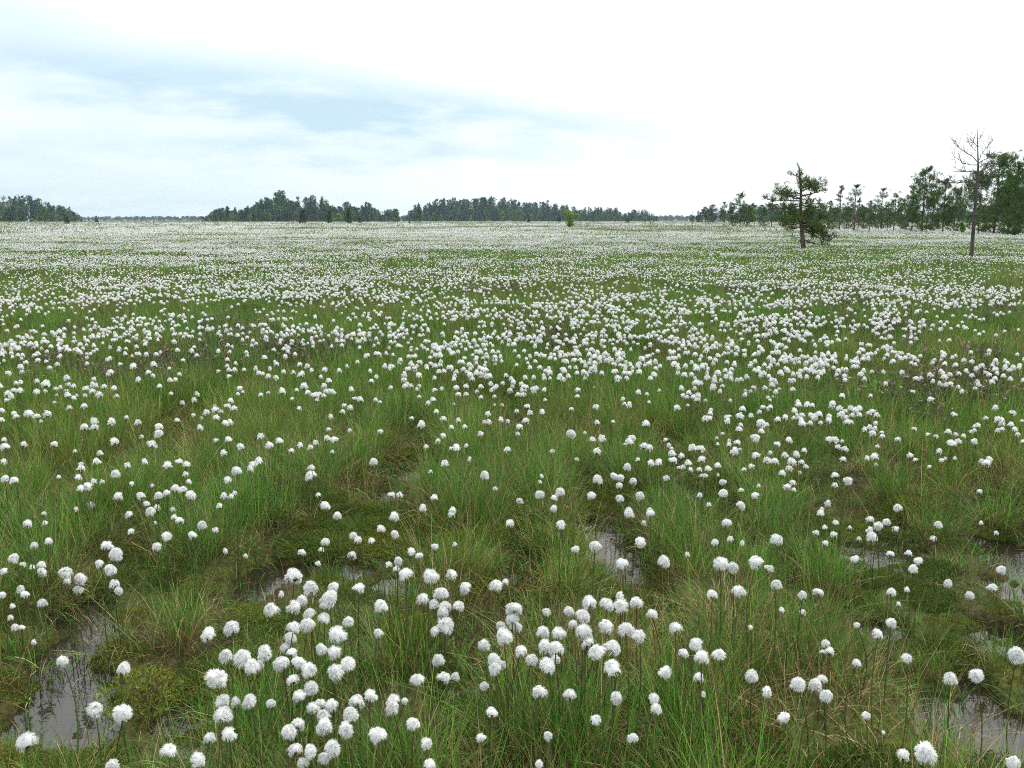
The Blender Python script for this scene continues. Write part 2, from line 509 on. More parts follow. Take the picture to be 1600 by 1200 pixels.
def pine_parts(h, seed, crown0=0.3, spread=0.28, whorls=9, dens=1.0, lean=0.02, flat=0.0, needle=(0.17, 0.016), ntuft=13, col=GREEN_P, sparse=0.0):
    """Bog pine: bark mesh builder (trunk), limb builder, needle builder."""
    r = np.random.default_rng(seed)
    tk, lb, nd = MB(), MB(), MB()
    k = 9
    zt = np.linspace(0, 1, k)
    off = np.cumsum(r.normal(size=(k, 2)) * lean * h / k, axis=0); off[0] = 0
    path = np.column_stack([off[:, 0], off[:, 1], zt * h])
    path[0, 2] = -0.1
    rad = h * 0.015 * (1 - zt) ** 0.8 + 0.016
    tk.tube(path, rad, 7)

    def trunk_at(f):
        return np.array([np.interp(f, zt, path[:, c]) for c in range(3)])
    for wi in range(whorls):
        f = crown0 + (0.97 - crown0) * (wi + r.uniform(-0.2, 0.2)) / (whorls - 1)
        f = min(max(f, crown0), 0.97)
        top = (f - crown0) / (1 - crown0)
        L0 = h * spread * (0.25 + 0.95 * (1 - top) ** 0.6 * (0.35 + 0.65 * min(1, top * 3 + 0.3)))
        for b in range(r.integers(3, 6)):
            if r.random() < sparse:
                continue
            az = r.uniform(0, 2 * math.pi)
            ln = L0 * r.uniform(0.55, 1.2)
            rise = -0.05 + 0.55 * top - flat
            d = np.array((math.cos(az), math.sin(az), rise))
            bp = bend_path(trunk_at(f), d, ln, 5, 0.10, 0.10, r)
            lb.tube(bp, np.linspace(0.010, 0.004, 6) * h * 0.45 * (1.1 - 0.6 * top), 4)
            nt_ = max(4, int(ln / h * 44 * dens))
            for q in range(nt_):
                s = r.uniform(0.35, 1.0)
                c = np.array([np.interp(s * 5, range(6), bp[:, a]) for a in range(3)])
                side = r.normal(size=3) * ln * 0.17 * (1.2 - 0.5 * s); side[2] = abs(side[2]) * 0.8 + 0.02
                if r.random() < 0.5:
                    lb.tube(np.array([c, c + side]), (0.006, 0.003), 3, cap=False)
                shade = r.uniform(0.75, 1.3)
                needles(nd, c + side, np.array((side[0], side[1], abs(side[2]) + ln * 0.25)) / (ln * 0.3 + 0.05), ntuft, needle[0], needle[1], col * shade, 1.0, r)
    tipc = path[-1]
    for q in range(3):
        needles(nd, tipc - np.array((0, 0, 0.12 * q)), (0, 0, 1.0), ntuft, needle[0], needle[1], col, 0.9, r)
    return tk, lb, nd


def birch_parts(h, seed, width=0.3, col=(0.16, 0.24, 0.035), n=520, leaf=0.11, stems=3, low=0.12):
    r = np.random.default_rng(seed)
    tk, nd = MB(), MB()
    tips = []
    for s in range(stems):
        az = r.uniform(0, 6.28); hh = h * r.uniform(0.75, 1.0)
        p = bend_path((0.03 * math.cos(az), 0.03 * math.sin(az), -0.05), (0.25 * math.cos(az) * (stems > 1), 0.25 * math.sin(az) * (stems > 1), 1), hh, 7, 0.05, 0.05, r)
        tk.tube(p, np.linspace(0.013, 0.003, 8) * h, 5)
        for b in range(12):
            f = r.uniform(max(low, 0.15), 0.95)
            c = np.array([np.interp(f * 7, range(8), p[:, a]) for a in range(3)])
            az2 = r.uniform(0, 6.28)
            bp = bend_path(c, (math.cos(az2), math.sin(az2), 0.7), h * width * r.uniform(0.5, 1.1) * (1.15 - f * 0.8), 4, 0.0, 0.12, r)
            tk.tube(bp, np.linspace(0.005, 0.002, 5) * h, 3)
            tips.append(bp)
    per = max(4, n // len(tips))
    for bp in tips:
        for q in range(per // 4):
            s = r.uniform(0.2, 1) * 4
            c = np.array([np.interp(s, range(5), bp[:, a]) for a in range(3)]) + r.normal(size=3) * h * 0.025
            needles(nd, c, r.normal(size=3) * 0.5, 4, leaf, leaf * 0.45, np.array(col) * r.uniform(0.7, 1.3), 1.4, r)
    return tk, nd


def bush_parts(h, seed, width=0.4, col=(0.05, 0.075, 0.02), n=240, leaf=0.3):
    """A dense young tree, leafy down to the ground."""
    r = np.random.default_rng(seed)
    tk, nd = MB(), MB()
    tk.tube(np.array([(0, 0, -0.1), (0.02, 0, h * 0.5), (0, 0.02, h * 0.96)]), np.array((0.02, 0.013, 0.004)) * h, 5)
    for q in range(n):
        z = r.beta(1.3, 1.6); rad = width * h * 0.62 * (1 - z) ** 0.65 * (0.55 + 0.45 * min(1, z * 5)) * r.uniform(0.35, 1.05)
        az = r.uniform(0, 6.28)
        c = (rad * math.cos(az), rad * math.sin(az), z * h * 0.97 + 0.1)
        needles(nd, c, (math.cos(az) * 0.8, math.sin(az) * 0.8, 0.5), 7, leaf, leaf * 0.22, np.array(col) * r.uniform(0.65, 1.35), 1.0, r)
    return tk, nd


# ---- far woods that read as one mass: eight low models, planted along the outline of each wood
def far_pine(seed):
    r = np.random.default_rng(seed); mb = MB()
    mb.tube(np.array([(0, 0, 0), (0.005, 0, 0.6), (0, 0, 0.95)]), (0.013, 0.009, 0.003), 5, (0.09, 0.055, 0.035))
    c0 = r.uniform(0.28, 0.5)
    for q in range(80):
        z = r.uniform(c0, 0.97); f = (z - c0) / (1 - c0)
        rad = 0.17 * math.sin(math.pi * min(1, f * 0.75 + 0.22)) ** 0.7 * r.uniform(0.2, 1.1)
        az = r.uniform(0, 6.28)
        needles(mb, (rad * math.cos(az), rad * math.sin(az), z), (math.cos(az) * .6, math.sin(az) * .6, 0.6), 7, 0.055, 0.015, np.array((0.032, 0.066, 0.034)) * r.uniform(0.7, 1.35), 1.1, r)
    return mb


def far_spruce(seed):
    r = np.random.default_rng(seed); mb = MB()
    mb.tube(np.array([(0, 0, 0), (0, 0, 0.6), (0, 0, 0.98)]), (0.013, 0.009, 0.002), 5, (0.06, 0.045, 0.035))
    for q in range(95):
        z = r.uniform(0.06, 0.98); rad = 0.15 * (1 - z) ** 0.85 * r.uniform(0.3, 1.1)
        az = r.uniform(0, 6.28)
        needles(mb, (rad * math.cos(az), rad * math.sin(az), z), (math.cos(az), math.sin(az), -0.25), 6, 0.055, 0.014, np.array((0.020, 0.052, 0.034)) * r.uniform(0.7, 1.35), 0.8, r)
    return mb


def far_birch(seed):
    r = np.random.default_rng(seed); mb = MB()
    mb.tube(np.array([(0, 0, 0), (0.01, 0, 0.6), (0, 0, 0.92)]), (0.012, 0.007, 0.002), 5, (0.3, 0.28, 0.25))
    for q in range(80):
        z = r.uniform(0.12, 0.98); rad = 0.17 * math.sin(math.pi * min(1, z * 0.8 + 0.12)) ** 0.8 * r.uniform(0.2, 1.1)
        az = r.uniform(0, 6.28)
        needles(mb, (rad * math.cos(az), rad * math.sin(az), z), (math.cos(az), math.sin(az), 0.3), 6, 0.05, 0.018, np.array((0.085, 0.15, 0.034)) * r.uniform(0.7, 1.3), 1.2, r)
    return mb


FAR = [unit_obj("far_tree", f(40 + s).mesh("far_tree", [M_NEEDLE])) for s, f in enumerate((far_pine, far_pine, far_pine, far_spruce, far_spruce, far_spruce, far_birch, far_birch))]


def wood(name, outline, depth, thick, n, label, mix=(0.45, 0.45, 0.10), skirt=0.25):
    xs, ys = zip(*outline)
    px = rng.uniform(xs[0], xs[-1], n)
    top = np.interp(px, xs, ys)
    d = depth + thick * rng.random(n) ** 1.5
    hgt = np.maximum((HORIZON - top) / FPX * d + EYE, 2.0)
    low = rng.random(n) < skirt
    hgt = np.where(low, hgt * rng.uniform(0.25, 0.6, n), hgt * np.where(rng.random(n) < 0.30, rng.uniform(0.86, 1.06, n), rng.uniform(0.52, 0.86, n)))
    kind = rng.random(n)
    var = np.where(kind < mix[0], rng.integers(0, 3, n), np.where(kind < mix[0] + mix[1], rng.integers(3, 6, n), rng.integers(6, 8, n)))
    var = np.where(low & (rng.random(n) < 0.4), rng.integers(6, 8, n), var)
    d = np.where(low, depth - thick * 0.08 * rng.random(n), d)
    x = (px - 800) / FPX * d
    wd = hgt * rng.uniform(0.75, 1.15, n) * np.where(hgt < 11, 1.5, 1.0) * (2.0 if depth > 1500 else 1.0)
    scatter(name, FAR, np.column_stack([x, d * math.cos(0.0), np.zeros(n)]), var,
            np.column_stack([np.zeros(n), np.zeros(n), rng.uniform(0, 6.28, n)]), np.column_stack([wd, wd, hgt]), label=label, category="wood")


wood("forest", [(-140, 300), (0, 304), (12, 305), (30, 305), (46, 306), (69, 309), (81, 317), (96, 321), (117, 324), (130, 328), (138, 337)],
     620, 160, 330, "dark mixed wood at the far left edge of the bog", (0.5, 0.3, 0.2), 0.35)
wood("forest", [(322, 339), (345, 327), (360, 324), (380, 322), (400, 322), (412, 314), (420, 307), (432, 306), (436, 299), (446, 299), (450, 307), (460, 307), (485, 308), (495, 304),
                (507, 309), (515, 315), (525, 322), (535, 320), (545, 316), (555, 320), (562, 327), (568, 318), (576, 316), (584, 321), (592, 324), (597, 335), (604, 328), (612, 326), (621, 326), (627, 339)],
     640, 110, 480, "dark conifer wood with one broad tall crown, left of the middle", (0.45, 0.45, 0.10), 0.25)
wood("forest", [(630, 342), (645, 326), (655, 318), (670, 314), (685, 312), (700, 311), (715, 311), (730, 312), (745, 309), (760, 309), (775, 310), (790, 309), (800, 311), (815, 316), (830, 318),
                (845, 316), (855, 315), (862, 321), (870, 320), (885, 321), (900, 324), (915, 325), (930, 324), (945, 325), (960, 325), (972, 334), (985, 327), (1000, 328), (1015, 332), (1024, 338)],
     860, 120, 640, "long blue-green spruce wood in the middle of the horizon", (0.25, 0.65, 0.10), 0.22)
wood("forest", [(1070, 338), (1085, 330), (1092, 322), (1100, 320), (1115, 322), (1125, 320), (1150, 320), (1180, 318), (1200, 319), (1240, 321), (1300, 324), (1400, 326), (1500, 322), (1620, 320), (1760, 316)],
     430, 140, 420, "hazy pine wood behind the scattered bog pines on the right", (0.65, 0.25, 0.10), 0.3)
wood("forest", [(-300, 339), (140, 338.5), (240, 338), (330, 337.5), (640, 337), (1030, 336.5), (1100, 336), (1800, 335)],
     1900, 250, 3200, "thin line of distant forest along the whole horizon", (0.5, 0.4, 0.10), 0.1)

# ---- single trees. First the lone pine, every bough a part of its own
PINE_X, PINE_Y, PINE_T = at_height(1256, 394, 0.0)


def px_tree(px, base, top, below=0.0):
    x, y, t = at_height(px, base, 0.0)
    return x, y, (base - top) / FPX * t * 1.0


def lone_pine():
    x, y, h = px_tree(1257, 399, 261)
    root = link("pine_tree", None, loc=(x, y, 0), label="lone dark green bog pine with leaning trunk and ragged open crown, standing before the wood", category="tree")
    r = np.random.default_rng(5)
    s = h / 138.0                                    # metres per photograph pixel at this tree
    # trunk drawn from the photograph: (dx, height) in pixels from its foot
    tp = [(0, -3), (-3, 20), (-5, 40), (-8, 62), (-9, 80), (-10, 98), (-12, 114), (-15, 127), (-15, 136)]
    tp = np.array(tp, float)
    path = np.column_stack([tp[:, 0] * s, 0.06 * np.sin(tp[:, 1] / 30), tp[:, 1] * s])
    tk = MB(); tk.tube(path, np.array((4.4, 3.6, 3.2, 2.8, 2.4, 2.0, 1.5, 1.0, 0.6)) * s, 8)
    link("trunk", tk.mesh("trunk", [M_BARK], True), root)
    # boughs: start height, reach in x, rise, depth reach, weight of needles
    B = [(124, 6, 4, 2, .6), (116, -8, 6, 5, .8), (112, 12, 6, -6, .8), (108, -6, 2, -9, .7), (104, 24, 8, 8, 1), (101, 10, 3, 18, .8), (99, 30, 14, 10, 1.2), (98, 26, 12, -12, 1.1),
         (94, -22, 2, 8, .9), (92, 34, 8, 14, 1), (90, 38, 12, -4, 1.1), (88, -30, 6, -10, 1.1), (86, -44, 12, 4, 1.3), (84, -54, 2, -6, 1.3), (82, 34, -2, 20, .9), (80, -20, -6, 22, .9),
         (78, 28, -4, -20, .8), (76, -46, -4, 10, .6), (66, 20, 0, 14, .9), (64, -18, 2, -16, .8), (60, 36, 0, -8, 1.3), (58, -24, -4, 12, .8), (56, 8, -2, 22, .9), (54, -10, -2, -22, .9),
         (52, 38, -12, 8, 1.1), (50, -38, -4, -8, .7), (48, 46, -18, -6, 1.2), (46, 26, -16, 18, 1.0), (44, -22, -4, 10, .7), (42, 44, -12, 10, 1.2), (38, 40, -16, -10, 1.0), (24, 38, -8, 6, .45), (30, -14, -4, 10, .15)]
    for (z, rx, rz, ry, wgt) in B:
        p0 = np.array([np.interp(z, tp[:, 1], path[:, c]) for c in range(3)])
        end = p0 + np.array((rx, ry, rz)) * s
        midp = (p0 + end) / 2 + np.array((0, 0, -0.06 * abs(rx) * s)) + r.normal(size=3) * 0.03
        tt = np.linspace(0, 1, 6)[:, None]
        bp = (1 - tt) ** 2 * p0 + 2 * tt * (1 - tt) * midp + tt ** 2 * end + r.normal(size=(6, 3)) * 0.012
        bm, nm = MB(), MB()
        ln = np.linalg.norm(end - p0)
        bm.tube(bp, np.linspace(1.0, 0.35, 6) * s * (0.7 + ln * 0.35), 5)
        for q in range(int((4 + ln * 9) * wgt * (0.8 if z > 75 else 1.1))):
            f = r.uniform(0.30, 1.02)
            c = np.array([np.interp(f * 5, range(6), bp[:, a]) for a in range(3)])
            sdv = r.normal(size=3) * (0.06 + 0.12 * ln); sdv[2] = abs(sdv[2]) * 0.9
            bm.tube(np.array([c, c + sdv]), (0.012, 0.006), 3, cap=False)
            needles(nm, c + sdv, (sdv[0], sdv[1], 0.5), 26, 0.14, 0.012, np.array((0.080, 0.135, 0.030)) * r.uniform(0.6, 1.4), 1.0, r)
        bo = link("branch", bm.mesh("branch", [M_BARK], True), root)
        link("needles", nm.mesh("needles", [M_NEEDLE]), bo)
    tip = MB()
    for q in range(7):
        needles(tip, path[-1] + np.array((r.normal() * 0.05, r.normal() * 0.05, 0.02 - 0.09 * q)), (0, 0, 1), 16, 0.12, 0.011, (0.055, 0.088, 0.02), 0.9, r)
    link("leader_needles", tip.mesh("leader_needles", [M_NEEDLE]), root)


lone_pine()


def dead_pine():
    x, y, h = px_tree(1517, 416, 205)
    root = link("dead_pine", None, loc=(x, y, 0), label="tall bare dead pine with long drooping bough, standing before the dense pines", category="tree")
    r = np.random.default_rng(11)
    s = h / 211.0
    tp = np.array([(-2, -4), (0, 20), (1, 60), (1, 90), (0, 118), (0, 140), (-1, 155), (-3, 172), (-5, 191), (-6, 210)], float)
    path = np.column_stack([tp[:, 0] * s, 0.05 * np.sin(tp[:, 1] / 40), tp[:, 1] * s])
    tk = MB(); tk.tube(path, np.array((4.4, 3.3, 2.7, 2.3, 2.1, 1.8, 1.4, 1.0, 0.7, 0.3)) * s, 8)
    link("trunk", tk.mesh("trunk", [M_DEADBARK], True), root)
    # each bough as the points (dx, height) of its bend, in photograph pixels
    B = [([(0, 134), (-14, 130), (-30, 128), (-48, 129), (-62, 132), (-80, 139)], 2, 1.6, 8), ([(0, 131), (-10, 128), (-26, 129), (-44, 130)], -10, 1.2, 5),
         ([(-1, 144), (-12, 145), (-24, 145), (-40, 146)], 5, 1.1, 5), ([(-1, 155), (-12, 155), (-24, 157), (-34, 164), (-41, 170)], -4, 1.1, 7), ([(-2, 160), (-10, 166), (-20, 174), (-30, 181), (-37, 192)], 3, 1.1, 8),
         ([(-4, 183), (-10, 189), (-17, 196)], 2, .7, 4), ([(-4, 186), (1, 192), (3, 198)], 3, .6, 3), ([(-5, 176), (-14, 182), (-18, 190)], -8, .7, 4),
         ([(0, 163), (4, 170), (9, 178), (15, 186), (21, 193)], 3, .9, 7), ([(0, 158), (8, 163), (16, 165), (24, 172)], -4, .9, 7), ([(0, 150), (8, 154), (18, 156), (28, 164)], 4, 1.0, 7),
         ([(0, 143), (6, 146), (10, 150)], 2, 1.5, 2), ([(0, 141), (9, 143), (18, 146), (26, 149)], 10, .9, 5), ([(0, 133), (8, 136), (18, 138)], -8, .9, 4), ([(0, 120), (-10, 119), (-18, 121)], 6, .9, 3),
         ([(0, 112), (6, 116), (9, 118)], 5, 1.2, 0), ([(0, 102), (7, 103), (10, 105)], -6, 1.2, 0), ([(0, 78), (14, 79), (28, 78), (44, 77)], 3, 1.0, 0), ([(0, 120), (7, 119), (14, 122)], -10, .8, 3)]
    for (pts, dep, wd, tw) in B:
        pts = np.array(pts, float); k = len(pts)
        pts3 = np.column_stack([pts[:, 0] * s, np.linspace(0, dep, k) * s + r.normal(size=k) * 0.02, pts[:, 1] * s])
        q = np.linspace(0, k - 1, k * 2 - 1)
        bp = np.column_stack([np.interp(q, range(k), pts3[:, a]) for a in range(3)]) + r.normal(size=(len(q), 3)) * 0.008
        bm = MB(); bm.tube(bp, np.linspace(1.0, 0.3, len(q)) * wd * s * 0.72, 5)
        for t_ in range(int(tw * 1.8)):
            f = r.uniform(0.3, 1.0) * (len(q) - 1)
            c = np.array([np.interp(f, range(len(q)), bp[:, a]) for a in range(3)])
            dvec = bp[-1] - bp[0]; dvec = dvec / np.linalg.norm(dvec)
            d = dvec * 0.6 + r.normal(size=3) * 0.55; d[2] = d[2] * 0.6 + 0.22
            d /= np.linalg.norm(d)
            tpth = bend_path(c, d, r.uniform(8, 22) * s, 4, 0.12, 0.12, r)
            bm.tube(tpth, np.linspace(0.40, 0.22, 5) * s, 3)
            if r.random() < 0.6:
                t2 = bend_path(tpth[2], d + r.normal(size=3) * 0.6, r.uniform(4, 9) * s, 3, 0.1, 0.1, r)
                bm.tube(t2, np.linspace(0.30, 0.20, 4) * s, 3)
        link("branch", bm.mesh("branch", [M_DEADBARK], True), root)


dead_pine()

# ---- the bog pines of the open wood on the right. Models shared between alike trees
PROTO = {}


def proto_pine(kind):
    """(trunk mesh, crown mesh) of a unit-height-free model: built 5.5 m tall and scaled."""
    if kind not in PROTO:
        a = {"open0": dict(crown0=0.30, spread=0.24, whorls=8, dens=0.9), "open1": dict(crown0=0.36, spread=0.22, whorls=7, dens=0.8), "open2": dict(crown0=0.26, spread=0.26, whorls=8, dens=0.85, sparse=0.15),
             "spire0": dict(crown0=0.15, spread=0.30, whorls=11, dens=1.2), "spire1": dict(crown0=0.10, spread=0.34, whorls=11, dens=1.3), "broad0": dict(crown0=0.12, spread=0.42, whorls=11, dens=1.35),
             "broad1": dict(crown0=0.08, spread=0.46, whorls=12, dens=1.35), "thin0": dict(crown0=0.35, spread=0.15, whorls=9, dens=0.5, sparse=0.35)}[kind]
        tk, lb, nd = pine_parts(5.5, 100 + len(PROTO) * 7, needle=(0.20, 0.020), ntuft=16, **a)
        for mb in (lb,):
            tk.v += mb.v; tk.c += mb.c
            tk.f3 += [f + tk.n for f in mb.f3]; tk.f4 += [f + tk.n for f in mb.f4]; tk.m3 += mb.m3; tk.m4 += mb.m4; tk.n += mb.n
        PROTO[kind] = (tk.mesh("trunk", [M_BARK], True), nd.mesh("crown", [M_NEEDLE]))
    return PROTO[kind]


def plant(name, meshes, px, base, top, label, ref, width=1.0, group=None, cat="tree"):
    x, y, h = px_tree(px, base, top)
    sc = h / ref
    root = link(name, None, loc=(x, y, 0), label=label, category=cat)
    if group:
        root["group"] = group
    root.rotation_euler = (0, 0, random.uniform(0, 6.28))
    root.scale = (sc * width, sc * width, sc)
    link("trunk", meshes[0], root); link("crown", meshes[1], root)
    return root


G_R = "bog pines at the edge of the wood"
for (px, base, top, kind, wd, label) in (
        (1131, 358, 318, "open1", 1.1, "small round-topped pine on two thin trunks, second tree from the open bog"),
        (1144, 357, 320, "broad0", 0.7, "short bushy pine between the round-topped pine and the spiky one"),
        (1156, 357.5, 304, "spire0", 0.95, "pine with a spiky dark top left of the lone bog pine"),
        (1168, 356, 324, "broad1", 0.7, "low rounded pine just behind the spiky-topped pine"),
        (1205, 357, 312, "open2", 1.0, "thin-trunked pine partly behind the left boughs of the lone pine"),
        (1222, 358, 320, "broad0", 0.8, "low dark pine right behind the lone pine's trunk"),
        (1280, 360, 322, "broad1", 0.8, "dense dark pine just right of the lone pine's crown"),
        (1296, 361, 316, "open0", 1.0, "pine between the lone pine and the slender bare-topped one"),
        (1311, 364, 292, "thin0", 0.9, "slender nearly bare pine with a wispy top"),
        (1334, 366, 293, "open1", 1.0, "tall thin pine with tufted top, first of the slender row"),
        (1340, 365, 312, "open2", 0.9, "shorter pine touching the right side of the tall tufted one"),
        (1358, 365, 316, "open0", 0.8, "short straight pine between the two slender tall ones"),
        (1376, 362, 298, "open1", 1.05, "slender pine with a pointed pale top in the middle of the row"),
        (1396, 366, 304, "open2", 1.0, "round-headed pine on a bare dark trunk, right of the pointed one"),
        (1408, 362, 314, "broad0", 0.7, "low pine behind the round-headed bare-trunked pine"),
        (1424, 366, 298, "broad1", 0.75, "wide dark pine leaning into the foot of the tallest spire"),
        (1440, 368, 270, "spire1", 1.0, "tall spire-shaped pine rising highest left of the dead pine"),
        (1456, 366, 304, "broad0", 0.8, "bushy pine under the right side of the tall spire"),
        (1472, 369, 284, "spire0", 0.9, "spiky pine on a reddish trunk below the dead pine's long bough"),
        (1490, 367, 300, "broad1", 0.75, "dense pine just behind and left of the dead trunk"),
        (1528, 370, 278, "broad0", 0.95, "dense pine just behind and right of the dead trunk"),
        (1552, 372, 254, "broad1", 1.0, "broadest and tallest dense pine right of the dead pine"),
        (1574, 373, 285, "broad0", 0.9, "lower pine filling the gap beside the broadest pine"),
        (1584, 376, 266, "spire1", 0.85, "dark spired pine one tree in from the right edge"),
        (1606, 379, 244, "open0", 0.8, "tall dark pine cut off by the right edge of the picture"),
        (1266, 361, 326, "broad1", 1.0, "low pine showing under the lone pine's right boughs"),
        (1303, 362, 328, "broad0", 1.0, "low bush-like pine at the foot of the wispy slender pine"),
        (1322, 363, 326, "broad1", 0.9, "low bush-like pine left of the tall tufted pine"),
        (1349, 362, 326, "broad0", 1.0, "low bush-like pine right of the tall tufted pine"),
        (1367, 361, 324, "broad1", 0.9, "low bush-like pine left of the pointed pale-topped pine"),
        (1386, 362, 322, "broad0", 1.0, "low bush-like pine right of the pointed pale-topped pine"),
        (1192, 356, 326, "broad0", 1.0, "low pine filling the gap left of the thin-trunked pine"),
        (1236, 358, 326, "broad1", 0.9, "low pine between the lone pine's trunk and its left boughs"),
        (1590, 375, 300, "broad1", 0.8, "low dark pine at the foot of the right edge pines")):
    plant("pine_tree", proto_pine(kind), px, base, top, label, 5.5, wd, G_R)

sap = MB(); sr = np.random.default_rng(3)
sap.tube(np.array([(0, 0, -0.1), (0.03, 0, 1.6), (-0.03, 0, 3.6)]), (0.05, 0.035, 0.012), 6)
TWG = []
for q in range(12):
    tw = MB(); TWG.append(tw)
    zq = sr.uniform(0.8, 3.5); az = sr.uniform(0, 6.28)
    tw.tube(bend_path((0, 0, zq), (math.cos(az), math.sin(az), 0.3), 0.45 * (1.1 - zq / 4), 3, 0.05, 0.1, sr), (0.012, 0.01, 0.008, 0.005), 3)
x, y, h = px_tree(1081, 361, 326)
root = link("dead_sapling", None, loc=(x, y, 0), label="thin bare dead sapling standing alone at the left end of the pines", category="tree")
root.scale = (h / 3.6,) * 3
link("trunk", sap.mesh("trunk", [M_DEADBARK], True), root); 
for tw in TWG:
    link("twig", tw.mesh("twig", [M_DEADBARK]), root)

# ---- young trees and bushes out on the bog
tk, nd = birch_parts(2.9, 21, 0.30, (0.19, 0.34, 0.05), 2200, 0.12, 5, 0.05)
plant("birch_tree", (tk.mesh("trunk", [M_BIRCHBARK], True), nd.mesh("crown", [M_NEEDLE])), 890, 358, 328, "bright fresh green young birch standing alone amid the white bog", 2.75, 1.25)
tk, nd = birch_parts(4.0, 33, 0.26, (0.17, 0.29, 0.045), 1500, 0.22, 1, 0.12)
BIR = (tk.mesh("trunk", [M_BIRCHBARK], True), nd.mesh("crown", [M_NEEDLE]))
tk, nd = bush_parts(5.0, 45, 0.5, (0.045, 0.07, 0.02), 330, 0.32)
BUSH = (tk.mesh("trunk", [M_BARK], True), nd.mesh("crown", [M_NEEDLE]))
tk, nd = bush_parts(5.0, 49, 0.36, (0.05, 0.085, 0.02), 300, 0.30)
CONE = (tk.mesh("trunk", [M_BARK], True), nd.mesh("crown", [M_NEEDLE]))
for (name, ms, px, base, top, wd, label) in (
        ("pine_tree", proto_pine("open0"), 70, 352, 327, 1.2, "small dark pine standing alone before the left wood"),
        ("birch_tree", BIR, 50, 350, 339, 1.6, "low pale bush left of the small pine before the left wood"),
        ("young_tree", BUSH, 105, 351.5, 338, 1.3, "low olive bush before the tapering end of the left wood"),
        ("young_tree", BUSH, 151, 349, 337, 0.9, "dark round bush where the far forest line meets the left wood"),
        ("birch_tree", BIR, 423, 348.5, 331, 0.9, "pale green pointed birch before the broad tall crown"),
        ("young_tree", BUSH, 473, 350, 328, 1.2, "dark round bushy tree before the wood, leftmost of the dark row"),
        ("young_tree", CONE, 515, 350, 328, 1.1, "dark cone-shaped young tree left of the yellow-green birch"),
        ("birch_tree", BIR, 528, 349.5, 330, 1.5, "yellow-green rounded birch between two dark young trees"),
        ("young_tree", CONE, 545, 350.5, 325, 1.1, "tall dark young tree right of the yellow-green birch"),
        ("young_tree", BUSH, 562, 350, 339, 1.0, "small dark bush at the right end of the dark row"),
        ("pine_tree", proto_pine("open2"), 621, 352, 328, 1.0, "thin open pine in the gap between the two middle woods"),
        ("young_tree", CONE, 640, 351, 343, 0.9, "tiny dark sapling in the gap between the two middle woods"),
        ("pine_tree", proto_pine("open0"), 655, 352, 327, 1.35, "spreading pine at the left end of the long spruce wood"),
        ("birch_tree", BIR, 677, 349, 329, 0.8, "pale birch, nearer the spreading pine of two before the spruce wood"),
        ("birch_tree", BIR, 690, 349, 332, 0.8, "pale birch, farther from the spreading pine of two before the spruce wood"),
        ("birch_tree", BIR, 735, 348.5, 333, 0.8, "thin pale birch before the densest part of the spruce wood"),
        ("birch_tree", BIR, 785, 348.5, 324, 0.9, "tallest pale birch before the middle of the spruce wood"),
        ("young_tree", BUSH, 826, 349, 340, 1.2, "low dark bush between the tallest pale birch and the bright birch"),
        ("young_tree", BUSH, 874, 349, 338, 0.9, "small dark bush just left of the bright green birch"),
        ("young_tree", BUSH, 980, 349, 340, 1.4, "low wide bush before the right end of the spruce wood"),
        ("birch_tree", BIR, 1179, 354, 318, 0.8, "light green birch behind the spiky-topped pine"),
        ("birch_tree", BIR, 1502, 370, 343, 1.3, "small yellow-green birch at the foot of the dead pine")):
    plant(name, ms, px, base, top, label, {"pine_tree": 5.5, "birch_tree": 4.0, "young_tree": 5.0}[name], wd, "young trees on the open bog" if name != "pine_tree" else None)


# ------------------------------------------------------------------ grass, dead grass, moss, dwarf shrubs
PAL = {"green": (0.086, 0.228, 0.028), "deep": (0.040, 0.135, 0.019), "yellow": (0.18, 0.33, 0.052), "olive": (0.105, 0.165, 0.032),
       "straw": (0.36, 0.29, 0.15), "brown": (0.15, 0.095, 0.042), "rust": (0.20, 0.095, 0.035)}


